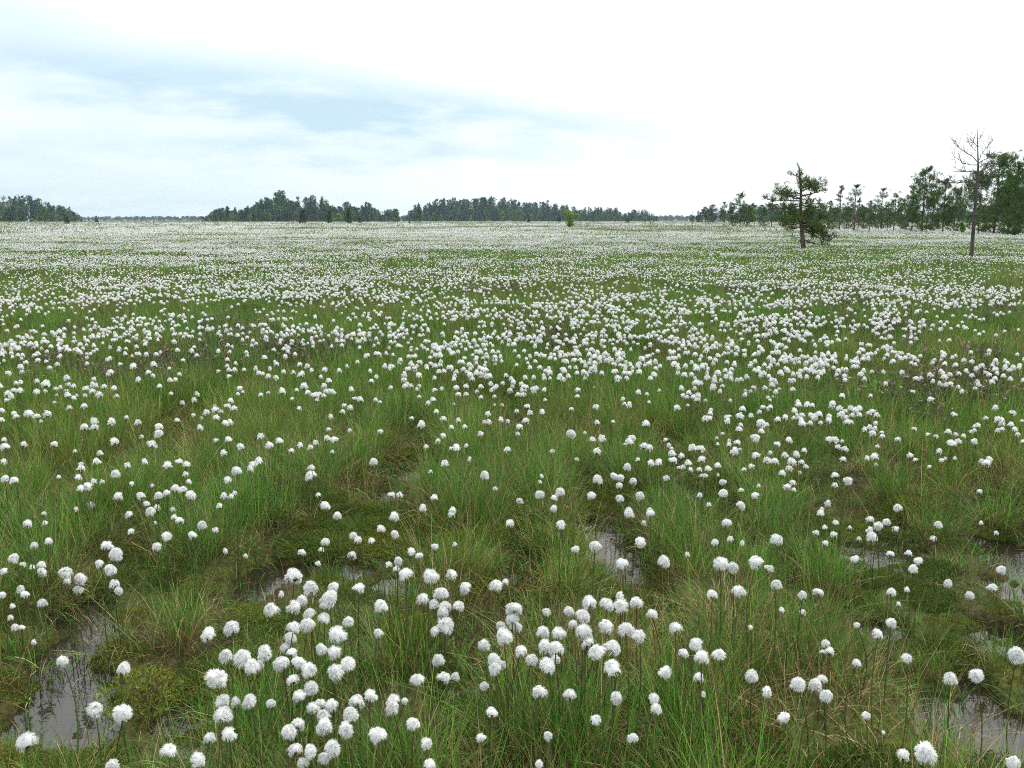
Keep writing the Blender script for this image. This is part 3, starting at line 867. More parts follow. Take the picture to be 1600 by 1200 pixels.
def blades(mb, n, radius, ln, wd, lean, curve, weights, r, tipstraw=0.25, out_bias=0.7, cx=0.0, cyy=0.0, base_brown=True):
    """n tapering strips of three joints, rooted in a disc."""
    names = list(weights); pr = np.array([weights[k] for k in names], float); pr /= pr.sum()
    rad = radius * np.sqrt(r.random(n)); az0 = r.uniform(0, 2 * math.pi, n)
    bx, by = cx + rad * np.cos(az0), cyy + rad * np.sin(az0)
    az = np.where(r.random(n) < out_bias, az0 + r.normal(size=n) * 0.7, r.uniform(0, 2 * math.pi, n))
    L_ = r.uniform(ln[0], ln[1], n)
    th0 = np.abs(r.normal(size=n)) * lean * (0.4 + rad / radius)
    cv = curve * r.uniform(0.2, 1.6, n)
    W = wd * r.uniform(0.6, 1.3, n)
    sa = az + math.pi / 2 + r.normal(size=n) * 0.6
    sx, sy = np.cos(sa), np.sin(sa)
    pts = [np.stack([bx, by, np.full(n, -0.015)], -1)]
    for k in range(3):
        a = th0 + cv * (k + 0.3) / 3
        step = np.stack([np.sin(a) * np.cos(az), np.sin(a) * np.sin(az), np.cos(a)], -1) * (L_ / 3)[:, None]
        pts.append(pts[-1] + step)
    side = np.stack([sx, sy, np.zeros(n)], -1)
    ws = (1.0, 0.85, 0.55)
    v = []
    for k in range(3):
        v += [pts[k] - side * (W * ws[k] * 0.5)[:, None], pts[k] + side * (W * ws[k] * 0.5)[:, None]]
    v.append(pts[3])
    v = np.stack(v, 1).reshape(-1, 3)
    b = np.arange(n)[:, None] * 7
    q = np.concatenate([b + np.array((0, 1, 3, 2)), b + np.array((2, 3, 5, 4))])
    t3 = b + np.array((4, 5, 6))
    pick = r.choice(len(names), n, p=pr)
    c = np.array([PAL[k] for k in names])[pick] * r.uniform(0.7, 1.3, (n, 1))
    live = np.array([k in ("green", "deep", "yellow", "olive") for k in names])[pick]
    basec = np.where(live[:, None] & base_brown, np.array(PAL["brown"]) * 0.8 + c * 0.25, c * 0.8)
    tipc = np.where((live & (r.random(n) < tipstraw))[:, None], np.array(PAL["straw"]) * 0.9, c * 1.1)
    cc = np.stack([basec, basec, c, c, c, c, tipc], 1).reshape(-1, 3)
    mb.add(v, t3, q, cc)


def tuft_src(name, seed, mat, specs):
    r = np.random.default_rng(seed); mb = MB()
    for s in specs:
        blades(mb, r=r, **s)
    return unit_obj(name, mb.mesh(name, [mat]))


LIVE = {"green": 5, "deep": 3, "yellow": 1.5, "olive": 1.5, "straw": 1.3, "brown": 0.6}
LIVE2 = {"green": 4, "deep": 4, "yellow": 1, "olive": 1.0, "straw": 0.5, "brown": 0.5}
DRY = {"straw": 4, "brown": 3, "rust": 0.7, "olive": 1}
SRC = []
for s in range(8):      # near tussocks
    SRC.append(tuft_src("tussock", 200 + s, M_GRASS, [dict(n=110, radius=0.085, ln=(0.12, 0.30), wd=0.0023, lean=0.30, curve=0.55, weights=LIVE if s % 2 else LIVE2),
                                                       dict(n=26, radius=0.10, ln=(0.10, 0.24), wd=0.0022, lean=0.6, curve=1.3, weights=DRY)]))
for s in range(4):      # near: loose tall rushes
    SRC.append(tuft_src("rush", 230 + s, M_GRASS, [dict(n=16, radius=0.12, ln=(0.20, 0.40), wd=0.0024, lean=0.16, curve=0.25, weights=LIVE2)]))
for s in range(5):      # middle distance
    SRC.append(tuft_src("tussock", 240 + s, M_GRASS, [dict(n=120, radius=0.20, ln=(0.13, 0.31), wd=0.0042, lean=0.28, curve=0.5, weights=LIVE if s % 2 else LIVE2),
                                                       dict(n=24, radius=0.22, ln=(0.10, 0.24), wd=0.004, lean=0.6, curve=1.2, weights=DRY)]))
for s in range(4):      # far
    SRC.append(tuft_src("sward", 250 + s, M_GRASS, [dict(n=150, radius=0.55, ln=(0.13, 0.31), wd=0.012, lean=0.28, curve=0.5, weights=LIVE, base_brown=True)]))
for s in range(3):      # farthest
    SRC.append(tuft_src("sward", 260 + s, M_GRASS, [dict(n=120, radius=3.2, ln=(0.10, 0.26), wd=0.05, lean=0.25, curve=0.4, weights=LIVE)]))


def grow(r0, r1, dens, var, smin, smax, keep):
    n = count(r0, r1, dens)
    x, y = ring(n, r0, r1)
    k, sz = keep(x, y)
    ok = rng.random(n) < k
    x, y, sz = x[ok], y[ok], sz[ok]
    n = len(x)
    z = ground_h(x, y)
    s = rng.uniform(smin, smax, n) * sz
    rot = np.column_stack([rng.normal(size=n) * 0.10, rng.normal(size=n) * 0.10, rng.uniform(0, 6.28, n)])
    return np.column_stack([x, y, z]), rng.integers(var[0], var[1], n), rot, np.column_stack([s * sz ** -0.5, s * sz ** -0.5, s * rng.uniform(0.85, 1.15, n)])


def join4(parts):
    return [np.concatenate([p[k] for p in parts]) for k in range(4)]


def tall(x, y):
    """Height of the sward: lush here, thin there."""
    return 0.70 + 0.55 * fbm(x * 0.9, y * 0.9, 51, 3)


def dry(x, y):
    return sstep(0.45, 0.62, fbm(x * 1.1 + 3, y * 1.1, 61, 3))


def keep_near(x, y):
    m = pool_mask(x, y, 1.0)
    low = pool_mask(x, y, 1.2, 0.85)
    return (0.35 + 0.65 * sstep(0.32, 0.55, fbm(x * 2.2, y * 2.2, 71, 2))) * (1 - 0.99 * m) * (1 - 0.45 * low), tall(x, y) * (1 - 0.66 * low)


def keep_rush(x, y):
    m = pool_mask(x, y, 1.0)
    low = pool_mask(x, y, 1.2, 0.8)
    return 0.6 * (1 - 0.45 * m) * (1 - 0.45 * low), tall(x, y) * (1 - 0.35 * low)


grass = join4([grow(0.85, 7.0, 52, (0, 8), 0.8, 1.15, keep_near), grow(0.85, 9.0, 14, (8, 12), 0.85, 1.15, keep_rush),
               grow(6.6, 24, 24, (12, 17), 0.85, 1.2, keep_near), grow(22, 85, 5.5, (17, 21), 0.85, 1.2, lambda x, y: (np.ones_like(x), tall(x, y))),
               grow(80, 700, 0.055, (21, 24), 0.9, 1.2, lambda x, y: (np.ones_like(x), tall(x, y)))])
scatter("grass", SRC, *grass, label="fine green sedge grass covering the whole bog", category="grass")

DSRC = []
for s in range(5):
    DSRC.append(tuft_src("dead_tussock", 300 + s, M_STRAW, [dict(n=70, radius=0.11, ln=(0.12, 0.30), wd=0.0022, lean=0.95, curve=1.1, weights=DRY, tipstraw=0)]))
for s in range(3):
    DSRC.append(tuft_src("fallen_blades", 310 + s, M_STRAW, [dict(n=14, radius=0.14, ln=(0.12, 0.34), wd=0.002, lean=1.35, curve=0.35, weights=DRY, tipstraw=0)]))


for s in range(5):      # litter and short growth close over the peat
    DSRC.append(tuft_src("thatch", 320 + s, M_STRAW, [dict(n=90, radius=0.12, ln=(0.03, 0.10), wd=0.0022, lean=1.0, curve=0.9, weights={"brown": 2, "straw": 1.5, "olive": 2.5, "deep": 3, "green": 3}, tipstraw=0, base_brown=False)]))


def keep_thatch(x, y):
    return 1 - sstep(0.2, 0.75, pool_mask(x, y)), np.ones_like(x)


def keep_dry(x, y):
    m = pool_mask(x, y, 1.0)
    return (0.12 + 0.88 * dry(x, y)) * (1 - 0.99 * m) * (1 - 0.75 * pool_mask(x, y, 1.1, 0.7)), 0.9 + 0.3 * rng.random(len(x))


dead = join4([grow(0.85, 9.0, 30, (0, 5), 0.75, 1.1, keep_dry), grow(0.85, 7, 14, (5, 8), 0.8, 1.2, lambda x, y: (1 - 0.75 * pool_mask(x, y, 1.1, 0.5), np.ones_like(x))),
              grow(9, 26, 7, (0, 5), 1.2, 1.8, keep_dry), grow(0.85, 7.5, 75, (8, 13), 0.8, 1.25, keep_thatch)])
dead[0][:, 2] = np.maximum(dead[0][:, 2], WATER_Z - 0.01)
scatter("dead_grass", DSRC, *dead, label="straw brown dead grass blades bent between the green tussocks", category="dead grass")

# sphagnum: short dense shoots in cushions
MSRC = []
for s in range(5):
    r = np.random.default_rng(330 + s); mb = MB()
    n = 420
    rad = 0.10 * np.sqrt(r.random(n)); az = r.uniform(0, 6.28, n)
    c0 = np.stack([rad * np.cos(az), rad * np.sin(az), 0.028 * (1 - (rad / 0.10) ** 2)], -1)
    for q in range(n):
        needles(mb, c0[q], (0, 0, 0.6), 4, 0.011, 0.0014, np.array((0.12, 0.155, 0.022) if s % 2 else (0.07, 0.12, 0.02)) * r.uniform(0.6, 1.3), 1.4, r)
    MSRC.append(unit_obj("moss_cushion", mb.mesh("moss_cushion", [M_MOSS])))


def keep_moss(x, y):
    m = sstep(0.0, 0.4, pool_mask(x, y, 1.18)); rim = pool_mask(x, y, 1.6)
    return np.clip(0.12 + 0.6 * sstep(0.5, 0.62, fbm(x * 1.4, y * 1.4, 81, 2)) + 0.25 * rim, 0, 1) * (1 - m), np.ones_like(x)


moss = grow(0.85, 8.5, 110, (0, 5), 0.7, 1.25, keep_moss)
scatter("moss", MSRC, *moss, label="yellow-green sphagnum moss cushions low between the tussocks", category="moss")

# low bog rosemary and heather: brown twigs, grey-purple leaves, pale pink bells
HSRC = []
for s in range(4):
    r = np.random.default_rng(350 + s); mb = MB()
    for q in range(34):
        az = r.uniform(0, 6.28); rd = 0.16 * math.sqrt(r.random())
        p = bend_path((rd * math.cos(az), rd * math.sin(az), 0), (r.normal() * 0.35, r.normal() * 0.35, 1), r.uniform(0.14, 0.30), 4, 0.0, 0.15, r)
        mb.tube(p, np.linspace(0.0026, 0.0014, 5), 3, np.array((0.10, 0.06, 0.045)))
        for e in range(9):
            f = r.uniform(0.3, 1.0) * 4
            c = np.array([np.interp(f, range(5), p[:, a]) for a in range(3)])
            needles(mb, c, r.normal(size=3) * 0.5, 3, 0.022, 0.0035, np.array(((0.085, 0.085, 0.055), (0.11, 0.075, 0.065), (0.075, 0.09, 0.04))[r.integers(0, 3)]) * r.uniform(0.6, 1.3), 1.2, r)
        if r.random() < 0.22:
            for e in range(2):
                needles(mb, p[-1] + r.normal(size=3) * 0.010, (0, 0, -0.3), 5, 0.012, 0.006, np.array((0.42, 0.27, 0.27)), 1.5, r)
    HSRC.append(unit_obj("dwarf_shrub", mb.mesh("dwarf_shrub", [M_HEATH])))
HP = []
for (px, py, rx, ry, n) in ((330, 535, 150, 34, 20), (370, 515, 70, 18, 7), (140, 570, 100, 18, 10), (1480, 618, 110, 24, 12), (1500, 545, 100, 34, 8), (1450, 520, 140, 26, 9), (870, 512, 50, 18, 8),
                            (1290, 480, 80, 14, 12), (1570, 470, 70, 28, 10), (200, 595, 70, 14, 4), (540, 545, 70, 16, 6), (1380, 600, 80, 16, 6), (800, 455, 90, 12, 10), (1150, 455, 110, 12, 12),
                            (600, 420, 240, 10, 24), (1520, 420, 140, 12, 36), (60, 430, 110, 10, 18)):
    qx, qy = px + rng.normal(size=n) * rx * 0.6, py + 30 * (py - 344) / 250 + rng.normal(size=n) * ry * 0.7
    for a, b_ in zip(qx, qy):
        if b_ > 372:
            HP.append(at_height(a, b_, 0.0)[:2])
HP = np.array(HP)
n = len(HP)
hs = rng.uniform(0.6, 1.1, n) * (1 + 0.025 * np.hypot(HP[:, 0], HP[:, 1]))
scatter("dwarf_shrubs", HSRC, np.column_stack([HP[:, 0], HP[:, 1], ground_h(HP[:, 0], HP[:, 1])]), rng.integers(0, 4, n),
        np.column_stack([np.zeros(n), np.zeros(n), rng.uniform(0, 6.28, n)]), np.column_stack([hs, hs, np.minimum(hs, 0.95)]),
        label="purplish brown patches of low heath shrubs with pale pink bells", category="heath shrubs")


# ------------------------------------------------------------------ cotton grass
def head_mesh(mb, seed, hairs, sub, R_=1.0, mat=0, hw=0.030):
    """A cotton tuft of unit radius about the origin: a lumpy dome, brushed over with drooping hairs, hollow below."""
    import bmesh
    r = np.random.default_rng(seed)
    bm = bmesh.new(); bmesh.ops.create_icosphere(bm, subdivisions=sub, radius=1.0)
    v = np.array([q.co[:] for q in bm.verts]); f = np.array([[q.index for q in p.verts] for p in bm.faces]); bm.free()
    k = r.normal(size=(9, 3)); k /= np.linalg.norm(k, axis=1, keepdims=True)
    amp = r.uniform(-0.22, 0.24, 9)

    def shape(d):
        lump = 0.0
        for q in range(9):
            lump = lump + amp[q] * np.exp(-(1 - d @ k[q]) * 4.5)
        rad = 0.86 + lump
        p = d * rad[:, None]
        z = p[:, 2]
        flare = 1 + 0.16 * np.clip(-z + 0.1, 0, 0.6)
        p[:, 0] *= flare; p[:, 1] *= flare
        p[:, 2] = np.where(z > 0, z * stretch, -0.52 * np.tanh(-z * 1.7))
        return p
    stretch = r.uniform(0.80, 1.08)
    if sub >= 3:
        v = v + r.normal(size=v.shape) * 0.012
    p = shape(v)
    und = np.clip((-p[:, 2] - 0.25) * 2.5, 0, 1) * np.clip(1 - np.hypot(p[:, 0], p[:, 1]) * 1.6, 0, 1)      # brownish seeds where the bristles meet
    col = np.array((0.90, 0.90, 0.88)) * (1 - und[:, None]) + np.array((0.28, 0.20, 0.13)) * und[:, None]
    mb.add(p * R_ * (0.86 if hairs else 1.0), f, None, col, mat)
    if hairs:
        nl = max(8, hairs // 9)                     # the bristles lie in locks
        ld = r.normal(size=(nl, 3)); ld /= np.linalg.norm(ld, axis=1, keepdims=True)
        ld[:, 2] = np.where(ld[:, 2] < -0.72, -ld[:, 2], ld[:, 2])
        li = r.integers(0, nl, hairs)
        d = ld[li] + r.normal(size=(hairs, 3)) * 0.13; d /= np.linalg.norm(d, axis=1, keepdims=True)
        droop = r.uniform(0.1, 0.7, nl)[li][:, None]
        b = shape(d) * 0.62
        reach = (r.uniform(0.65, 1.15, nl)[li] * r.uniform(0.86, 1.10, hairs))[:, None]
        m = shape(d) * 0.95 + np.array((0, 0, -0.10)) * np.clip(0.8 - d[:, 2:3], 0, 1.6) * droop
        wind = np.array((1.0, 0, 0)) * r.uniform(0.0, 0.55)
        out = d * 0.75 + np.array((0, 0, -1)) * np.clip(0.95 - d[:, 2:3], 0, 1.6) * (droop + 0.15) + wind + r.normal(size=d.shape) * 0.16
        e = m + out * 0.30 * reach
        s = np.cross(out, d + r.normal(size=d.shape) * 0.25); s /= np.linalg.norm(s, axis=1, keepdims=True)     # combed flat, like fur
        hv = np.stack([b - s * hw, b + s * hw, m - s * hw * 0.8, m + s * hw * 0.8, e], 1).reshape(-1, 3)
        i0 = np.arange(hairs)[:, None] * 5
        hc = np.repeat(np.array((0.925, 0.92, 0.905)) * (r.uniform(0.86, 1.0, nl)[li] * r.uniform(0.92, 1.04, hairs))[:, None], 5, 0)
        mb.add(hv * R_, i0 + np.array((2, 3, 4)), i0 + np.array((0, 1, 3, 2)), np.clip(hc, 0, 0.94), mat)


def stem_into(mb, seed, top, sides, mat, rad=0.0011):
    r = np.random.default_rng(seed)
    a = r.uniform(0, 6.28); bow = r.uniform(0.01, 0.05)
    t = np.linspace(0, 1, 6)
    path = np.column_stack([bow * np.sin(t * math.pi) * math.cos(a), bow * np.sin(t * math.pi) * math.sin(a), t * top])
    path[0, 2] = -0.03
    g = np.array((0.06, 0.11, 0.02)); br = np.array((0.10, 0.075, 0.035))
    k0 = mb.n
    mb.tube(path, rad * np.linspace(1.15, 0.85, 6), sides, g * r.uniform(0.7, 1.3), mat, cap=False)
    c = mb.c[-1].copy(); zz = mb.v[-1][:, 2] / top
    mb.c[-1] = c * (1 - np.clip(zz * 1.4 - 0.5, 0, 1))[:, None] + br * np.clip(zz * 1.4 - 0.5, 0, 1)[:, None]


def bract_into(mb, seed, c, size, mat):
    """Papery dark scales cupping the tuft from below."""
    r = np.random.default_rng(seed)
    for q in range(6):
        a = q / 6 * 6.28 + r.uniform(-0.2, 0.2)
        o = np.array((math.cos(a), math.sin(a), 0)); s = np.array((-math.sin(a), math.cos(a), 0))
        c_ = np.asarray(c)
        v = [c_ - s * size * 0.12, c_ + s * size * 0.12, c_ + o * size * 0.34 + np.array((0, 0, size * 0.2)) - s * size * 0.16, c_ + o * size * 0.34 + np.array((0, 0, size * 0.2)) + s * size * 0.16,
             c_ + o * size * 0.42 + np.array((0, 0, size * 0.52))]
        mb.add(v, [(2, 3, 4)], [(0, 1, 3, 2)], np.array((0.07, 0.055, 0.05)) * r.uniform(0.6, 1.4), mat)


# the tufts nearest the camera, tile by tile: (x, y, width) at four times the photograph's pixels
TILES = {
 (0, 1000): "215,38,30 393,132,85 768,182,85 598,432,130 770,458,145 165,638,145 1415,100,90 1520,105,130 1570,170,120 1350,243,145 1390,380,100 1472,388,70 1560,382,105 1385,472,130 1310,614,90 1422,588,105 1055,692,118 1242,748,120 705,790,105",
 (400, 1000): "52,82,105 18,158,80 185,45,80 225,78,90 160,142,105 270,140,110 335,185,110 235,248,90 405,57,75 487,78,105 570,148,110 492,200,135 345,300,95 270,350,112 95,398,70 350,425,95 400,400,80 472,408,100 415,470,100 428,535,112 262,528,105 205,572,105 245,682,105 340,695,110 290,765,95 475,675,125 425,735,95 560,562,110 590,465,105 625,382,112 710,345,95 857,370,105 855,425,110 930,380,50 762,592,122 1010,245,105 1180,240,100 1245,228,65 1138,125,90 985,528,98 1065,650,90 1085,778,90 1425,285,65 1490,125,90 1490,175,95 1545,155,60 1470,448,85 1400,612,70 1420,28,85",
 (800, 1000): "55,65,105 122,122,90 205,40,108 275,52,112 222,160,112 275,120,70 520,75,122 636,48,118 622,170,120 475,15,100 953,205,92 1070,85,82 1143,28,85 1185,108,108 1298,88,100 1165,235,80 1190,340,40 1500,225,88 172,328,108 358,342,95 655,368,82 885,370,92 900,430,88 525,494,75 755,612,78 225,595,75 168,775,65 1595,325,80",
 (1200, 1000): "185,275,98 298,285,95 365,343,98 340,245,70 388,68,70 345,75,45 360,22,55 555,145,70 868,115,88 1135,242,85 1303,222,105 1555,95,110 103,485,88 617,475,60 720,578,30 848,720,98 980,700,155 1540,768,115",
 (0, 800): "285,15,35 277,52,45 172,75,65 502,72,52 597,97,50 805,15,60 940,8,60 1088,8,48 1125,52,55 1260,80,68 1580,8,48 830,118,48 1043,150,72 1203,145,60 978,215,72 1338,238,48 1400,243,38 1543,280,38 303,183,58 215,212,62 663,212,85 725,260,98 622,320,62 690,355,92 718,448,75 740,492,62 258,333,75 262,374,75 200,388,45 158,395,40 408,375,110 420,432,55 500,418,92 488,485,72 20,372,58 85,290,65 127,480,60 155,517,62 15,517,50 262,570,58 80,590,42 60,652,30 95,722,55 135,722,50 1300,768,120 1450,725,118 970,68,30 490,210,28",
 (400, 800): "508,22,58 410,66,40 862,30,75 840,50,50 783,105,58 868,135,58 607,148,55 640,174,58 720,178,56 435,185,66 285,255,65 598,268,68 1228,5,50 1590,70,62 973,248,58 1018,272,52 1118,218,50 392,325,45 817,328,45 887,305,60 240,398,122 345,468,128 485,475,95 460,548,120 420,585,60 645,475,90 935,388,108 878,380,45 1083,400,108 1225,392,90 1228,325,35 1308,475,82 1505,462,100 1560,438,50 1042,545,92 1160,508,95 1110,578,80 1182,588,85 1265,588,92 1165,635,85 1185,710,110 1125,745,90 1165,670,60 783,592,95 88,612,105 240,600,110 290,552,85 333,630,85 425,665,95 235,722,115 322,705,105 578,685,85 503,765,125 768,760,66 212,790,90 163,518,28",
 (800, 800): "12,604,118 0,668,104 -76,708,84 24,716,88 -52,788,116 305,75,70 728,10,70 865,12,68 822,58,48 1343,65,72 395,235,60 520,212,78 800,188,78 683,328,85 955,316,88 1268,187,60 1350,163,50 1440,195,32 1098,262,40 1302,328,108 1380,345,72 1525,315,98 1252,515,88 1420,495,95 215,622,72 362,622,75 478,568,108 590,580,120 672,525,68 680,580,100 778,570,95 442,648,112 382,702,75 450,745,110 475,785,95 593,718,112 715,735,112 800,775,115 877,638,88 1022,725,98 1490,720,40 195,752,92 285,755,95 1595,350,25",
 (1200, 800): "328,30,48 355,48,34 417,58,42 330,2,40 305,132,45 363,142,45 410,138,48 58,178,78 745,65,58 690,88,66 648,156,70 562,168,38 1062,78,62 1038,172,48 1335,70,28 541,295,58 763,262,55 872,260,48 938,305,60 905,355,70 835,400,28 20,352,50 50,450,84 218,517,66 315,503,72 87,612,52 228,625,32 768,503,60 860,495,38 1122,448,55 1265,520,62 1405,470,68 1455,362,70 768,692,74 688,762,82 555,705,48 1430,130,25",
 (0, 600): "20,20,60 45,62,50 65,80,40 30,102,35 82,38,40 130,40,45 150,118,62 218,55,50 285,8,60 283,42,30 340,28,30 378,25,32 433,8,40 412,38,35 410,70,50 450,88,38 355,70,25 337,117,28 437,150,38 503,133,45 555,110,62 530,70,35 490,68,28 585,45,45 548,35,38 578,5,45 633,57,55 660,17,40 723,28,45 738,75,35 865,75,50 955,45,45 932,88,40 968,107,36 1065,75,30 1058,121,36 1146,135,38 1206,116,32 1218,22,42 1255,37,36 1342,35,34 1300,80,25 1505,25,42 1490,62,32 1518,47,30 1435,105,45 1437,138,45 1470,157,45 1295,173,52 1348,160,50 1378,168,32 1347,212,50 1383,245,52 1430,242,45 1243,282,46 1107,232,36 1358,334,38 1445,347,48 1398,425,50 18,190,45 82,185,38 105,203,45 15,238,42 218,180,52 305,182,60 258,235,25 582,222,55 710,228,55 802,225,38 860,240,52 885,213,38 938,205,30 998,268,58 993,308,65 536,320,55 626,360,42 710,348,56 930,366,32 968,378,20 15,350,45 28,392,65 160,376,54 330,372,48 470,412,28 500,456,38 610,493,52 935,487,58 1026,470,60 512,532,55 20,493,48 372,578,38 720,562,66 30,590,60 90,600,60 925,553,45 912,605,42 945,593,32 815,620,36 545,640,60 640,642,40 1118,508,52 1162,514,50 1142,576,46 738,703,75 790,668,50 880,698,62 990,695,58 1042,682,62 1097,652,60 1145,662,60 1183,640,48 1193,692,75 528,713,52 567,757,55 917,765,46 970,768,52 983,740,50 945,795,60 1090,790,45 1480,545,72 1450,683,46 1502,676,56 1402,717,48 1440,732,46 1420,773,54 1343,788,50 1590,785,50",
 (400, 600): "165,15,55 163,52,38 32,67,32 65,57,28 267,38,35 305,15,60 320,52,40 357,57,60 398,72,38 428,10,45 440,42,40 485,45,35 455,72,42 220,93,28 382,115,32 470,115,32 420,143,34 265,150,38 585,96,36 617,67,38 660,98,44 748,97,36 790,103,32 843,97,36 560,137,36 590,155,40 537,175,40 463,204,38 446,266,38 586,290,36 945,15,36 915,50,40 968,50,35 1015,18,30 998,32,30 932,143,42 1118,68,38 1165,72,32 1120,108,45 1082,130,34 1022,117,30 1127,173,40 972,208,36 1040,253,56 1173,217,46 1265,228,40 1210,277,42 1131,287,42 1172,318,42 1298,287,38 1145,357,36 1255,25,42 1268,58,40 1310,8,42 1325,70,35 1397,28,35 1398,55,30 1402,82,30 1452,12,32 1490,5,36 1470,38,30 1532,28,32 1590,38,40 1498,82,32 1232,120,22 1487,150,25 1453,190,48 1517,221,42 1575,235,38 1463,245,42 1425,247,36 1412,315,50 783,368,42 92,384,60 162,348,52 338,394,46 377,373,46 452,440,44 228,478,40 282,510,44 327,492,58 347,523,64 342,570,70 22,478,58 45,608,54 495,602,54 474,510,28 738,485,60 1068,398,42 1273,397,58 1308,388,34 1218,400,30 1350,463,36 1163,502,54 1092,555,28 1430,568,60 1500,655,36 1582,405,48 887,710,50 1133,718,48 382,700,38 433,762,78 1045,773,60 1230,790,52 5,785,50",
 (800, 600): "5,40,40 78,22,48 155,27,42 200,33,28 213,107,32 93,143,44 110,182,48 185,167,44 22,168,34 78,237,48 42,282,46 33,328,34 415,50,38 403,84,36 498,22,24 372,165,34 525,152,48 518,235,36 632,235,30 692,95,38 703,122,32 737,133,46 803,48,45 827,68,32 858,124,28 916,47,30 851,230,54 455,315,28 368,310,66 510,365,44 577,367,60 250,402,38 410,462,34 718,378,26 749,333,52 828,395,54 937,330,34 983,375,36 795,467,38 1028,160,44 1067,153,40 1100,138,28 1143,25,32 1130,168,42 1137,200,50 1172,190,42 1237,190,40 1237,235,42 1070,233,42 1102,265,44 1160,288,46 1205,275,54 1180,322,60 1250,35,42 1297,53,34 1310,12,32 1260,5,50 1105,97,30 1165,87,30 1213,100,25 1357,103,28 1335,215,42 1325,243,44 1356,200,30 1420,190,58 1450,155,50 1492,202,42 1442,70,36 1468,40,28 1492,48,30 1585,40,40 1590,102,30 1545,165,40 1563,145,36 1597,155,36 1545,222,64 1412,300,46 1432,265,36 1520,337,68 1575,305,46 1565,267,44 1590,260,36 1308,340,30 1228,368,36 1353,357,32 1360,381,36 1383,418,58 1407,443,50 1418,410,28 1265,410,28 1290,376,22 925,487,56 995,467,60 1022,440,50 1058,418,48 1047,392,40 1088,388,40 1000,422,30 1130,405,60 1165,393,46 1103,495,58 1178,487,54 1115,538,40 1220,532,48 1187,573,42 1222,570,38 1305,517,48 1537,454,58 1502,515,42 1453,544,34 1590,493,40 720,522,62 865,527,56 511,557,58 535,598,70 638,575,60 680,590,58 728,585,54 757,608,58 670,637,58 828,615,54 978,590,46 675,712,64 803,700,62 498,698,58 185,578,34 172,614,30 302,672,70 170,692,60 255,713,50 260,778,56 46,730,56 1315,612,58 1318,682,58 1443,650,44 1163,700,40 1520,697,58 1432,760,64 1585,725,46 1226,757,34 728,790,58 865,793,50 1295,572,25 1548,640,25",
 (1200, 600): "20,5,40 50,45,35 70,32,28 8,38,25 153,45,36 12,155,38 28,82,25 6,102,28 200,110,36 190,140,44 240,125,46 270,135,40 458,73,44 415,122,46 402,138,42 562,128,46 494,167,36 433,190,40 400,228,48 330,185,52 302,207,40 262,198,40 165,190,46 190,192,30 155,218,36 107,217,46 55,227,42 190,245,32 215,268,42 264,277,42 290,300,48 205,300,42 205,325,48 575,182,40 545,186,36 520,207,38 665,180,46 630,200,40 672,216,40 502,242,46 438,265,48 490,262,50 465,285,50 533,287,44 388,298,46 480,310,36 665,258,36 632,275,40 662,280,36 605,315,40 702,310,34 717,342,38 810,348,42 913,290,34 146,353,54 68,375,44 330,350,36 370,345,54 436,348,60 518,355,36 430,392,44 478,396,50 668,388,50 690,402,30 660,450,56 616,495,40 685,538,28 456,490,44 452,435,24 187,435,52 222,418,46 140,465,58 105,440,46 148,495,44 193,485,44 122,517,50 100,558,58 230,525,38 205,557,26 18,430,38 40,487,56 10,495,40 402,570,54 500,603,66 155,618,50 128,645,54 165,665,40 95,655,32 662,662,56 808,717,50 808,775,60 641,763,54 365,740,48 408,771,42 332,790,40 533,765,30 1326,670,38 905,442,46 928,475,34 1076,450,42 1080,475,36 1013,520,28 1160,522,26 1108,500,28 1365,495,60 1335,503,38 1378,512,38 1425,463,34 1497,463,44 1132,302,46 1165,280,34 1135,345,54 1135,375,44 1165,338,36 1200,380,48 1225,358,40 1280,368,52 1310,338,46 1268,340,32 1275,297,34 1293,275,34 1408,345,50 1440,355,46 1455,367,40 1382,385,44 1450,270,42 1538,365,44 1510,395,44 1565,325,36 1590,355,40 1055,285,34 1020,320,32 1372,215,36 1422,148,40 1010,148,46 1155,200,30 908,48,32 823,17,22 740,38,22 640,80,34 1085,5,30 1480,85,25 1582,235,30"}
HEADS = []
for (ox, oy), txt in TILES.items():
    for it in txt.split():
        a, b_, d = (float(q) for q in it.split(","))
        HEADS.append((ox + a / 4, oy + b_ / 4, d / 4))
HEADS.sort(key=lambda q: -q[1])
NEAR = sorted(HEADS, key=lambda q: -(q[2] + (q[1] - 800) * 0.02))[:300]
near_set = set(NEAR)
MID = [q for q in HEADS if q not in near_set]


def head_place(px, py, d):
    """Stand height, position and radius of the tuft seen at a pixel with a width in pixels."""
    hh = 0.33
    for _ in range(3):
        x, y, t = at_height(px, py, hh)
        rad = d / FPX * t * 0.5 * 0.91
        hh = float(ground_h(np.array([x]), np.array([y]))[0]) + min(max(0.33 * (rad / 0.023) ** 0.5, 0.20), 0.42)
    x, y, t = at_height(px, py, hh)
    return x, y, hh, d / FPX * t * 0.5 * 0.91


STEMS, TUFTS, BRACTS = [], [], []
for s in range(6):
    mb = MB(); stem_into(mb, 400 + s, 1.0, 5, 0, 0.0036); STEMS.append(mb.mesh("stem", [M_STEM], True))
for s in range(18):
    mb = MB(); head_mesh(mb, 420 + s, (1000, 800, 520)[s % 3], 3); TUFTS.append(mb.mesh("tuft", [M_COTTON], True))
for s in range(3):
    mb = MB(); bract_into(mb, 440 + s, (0, 0, -0.62), 1.0, 0); BRACTS.append(mb.mesh("bract", [M_BRACT]))

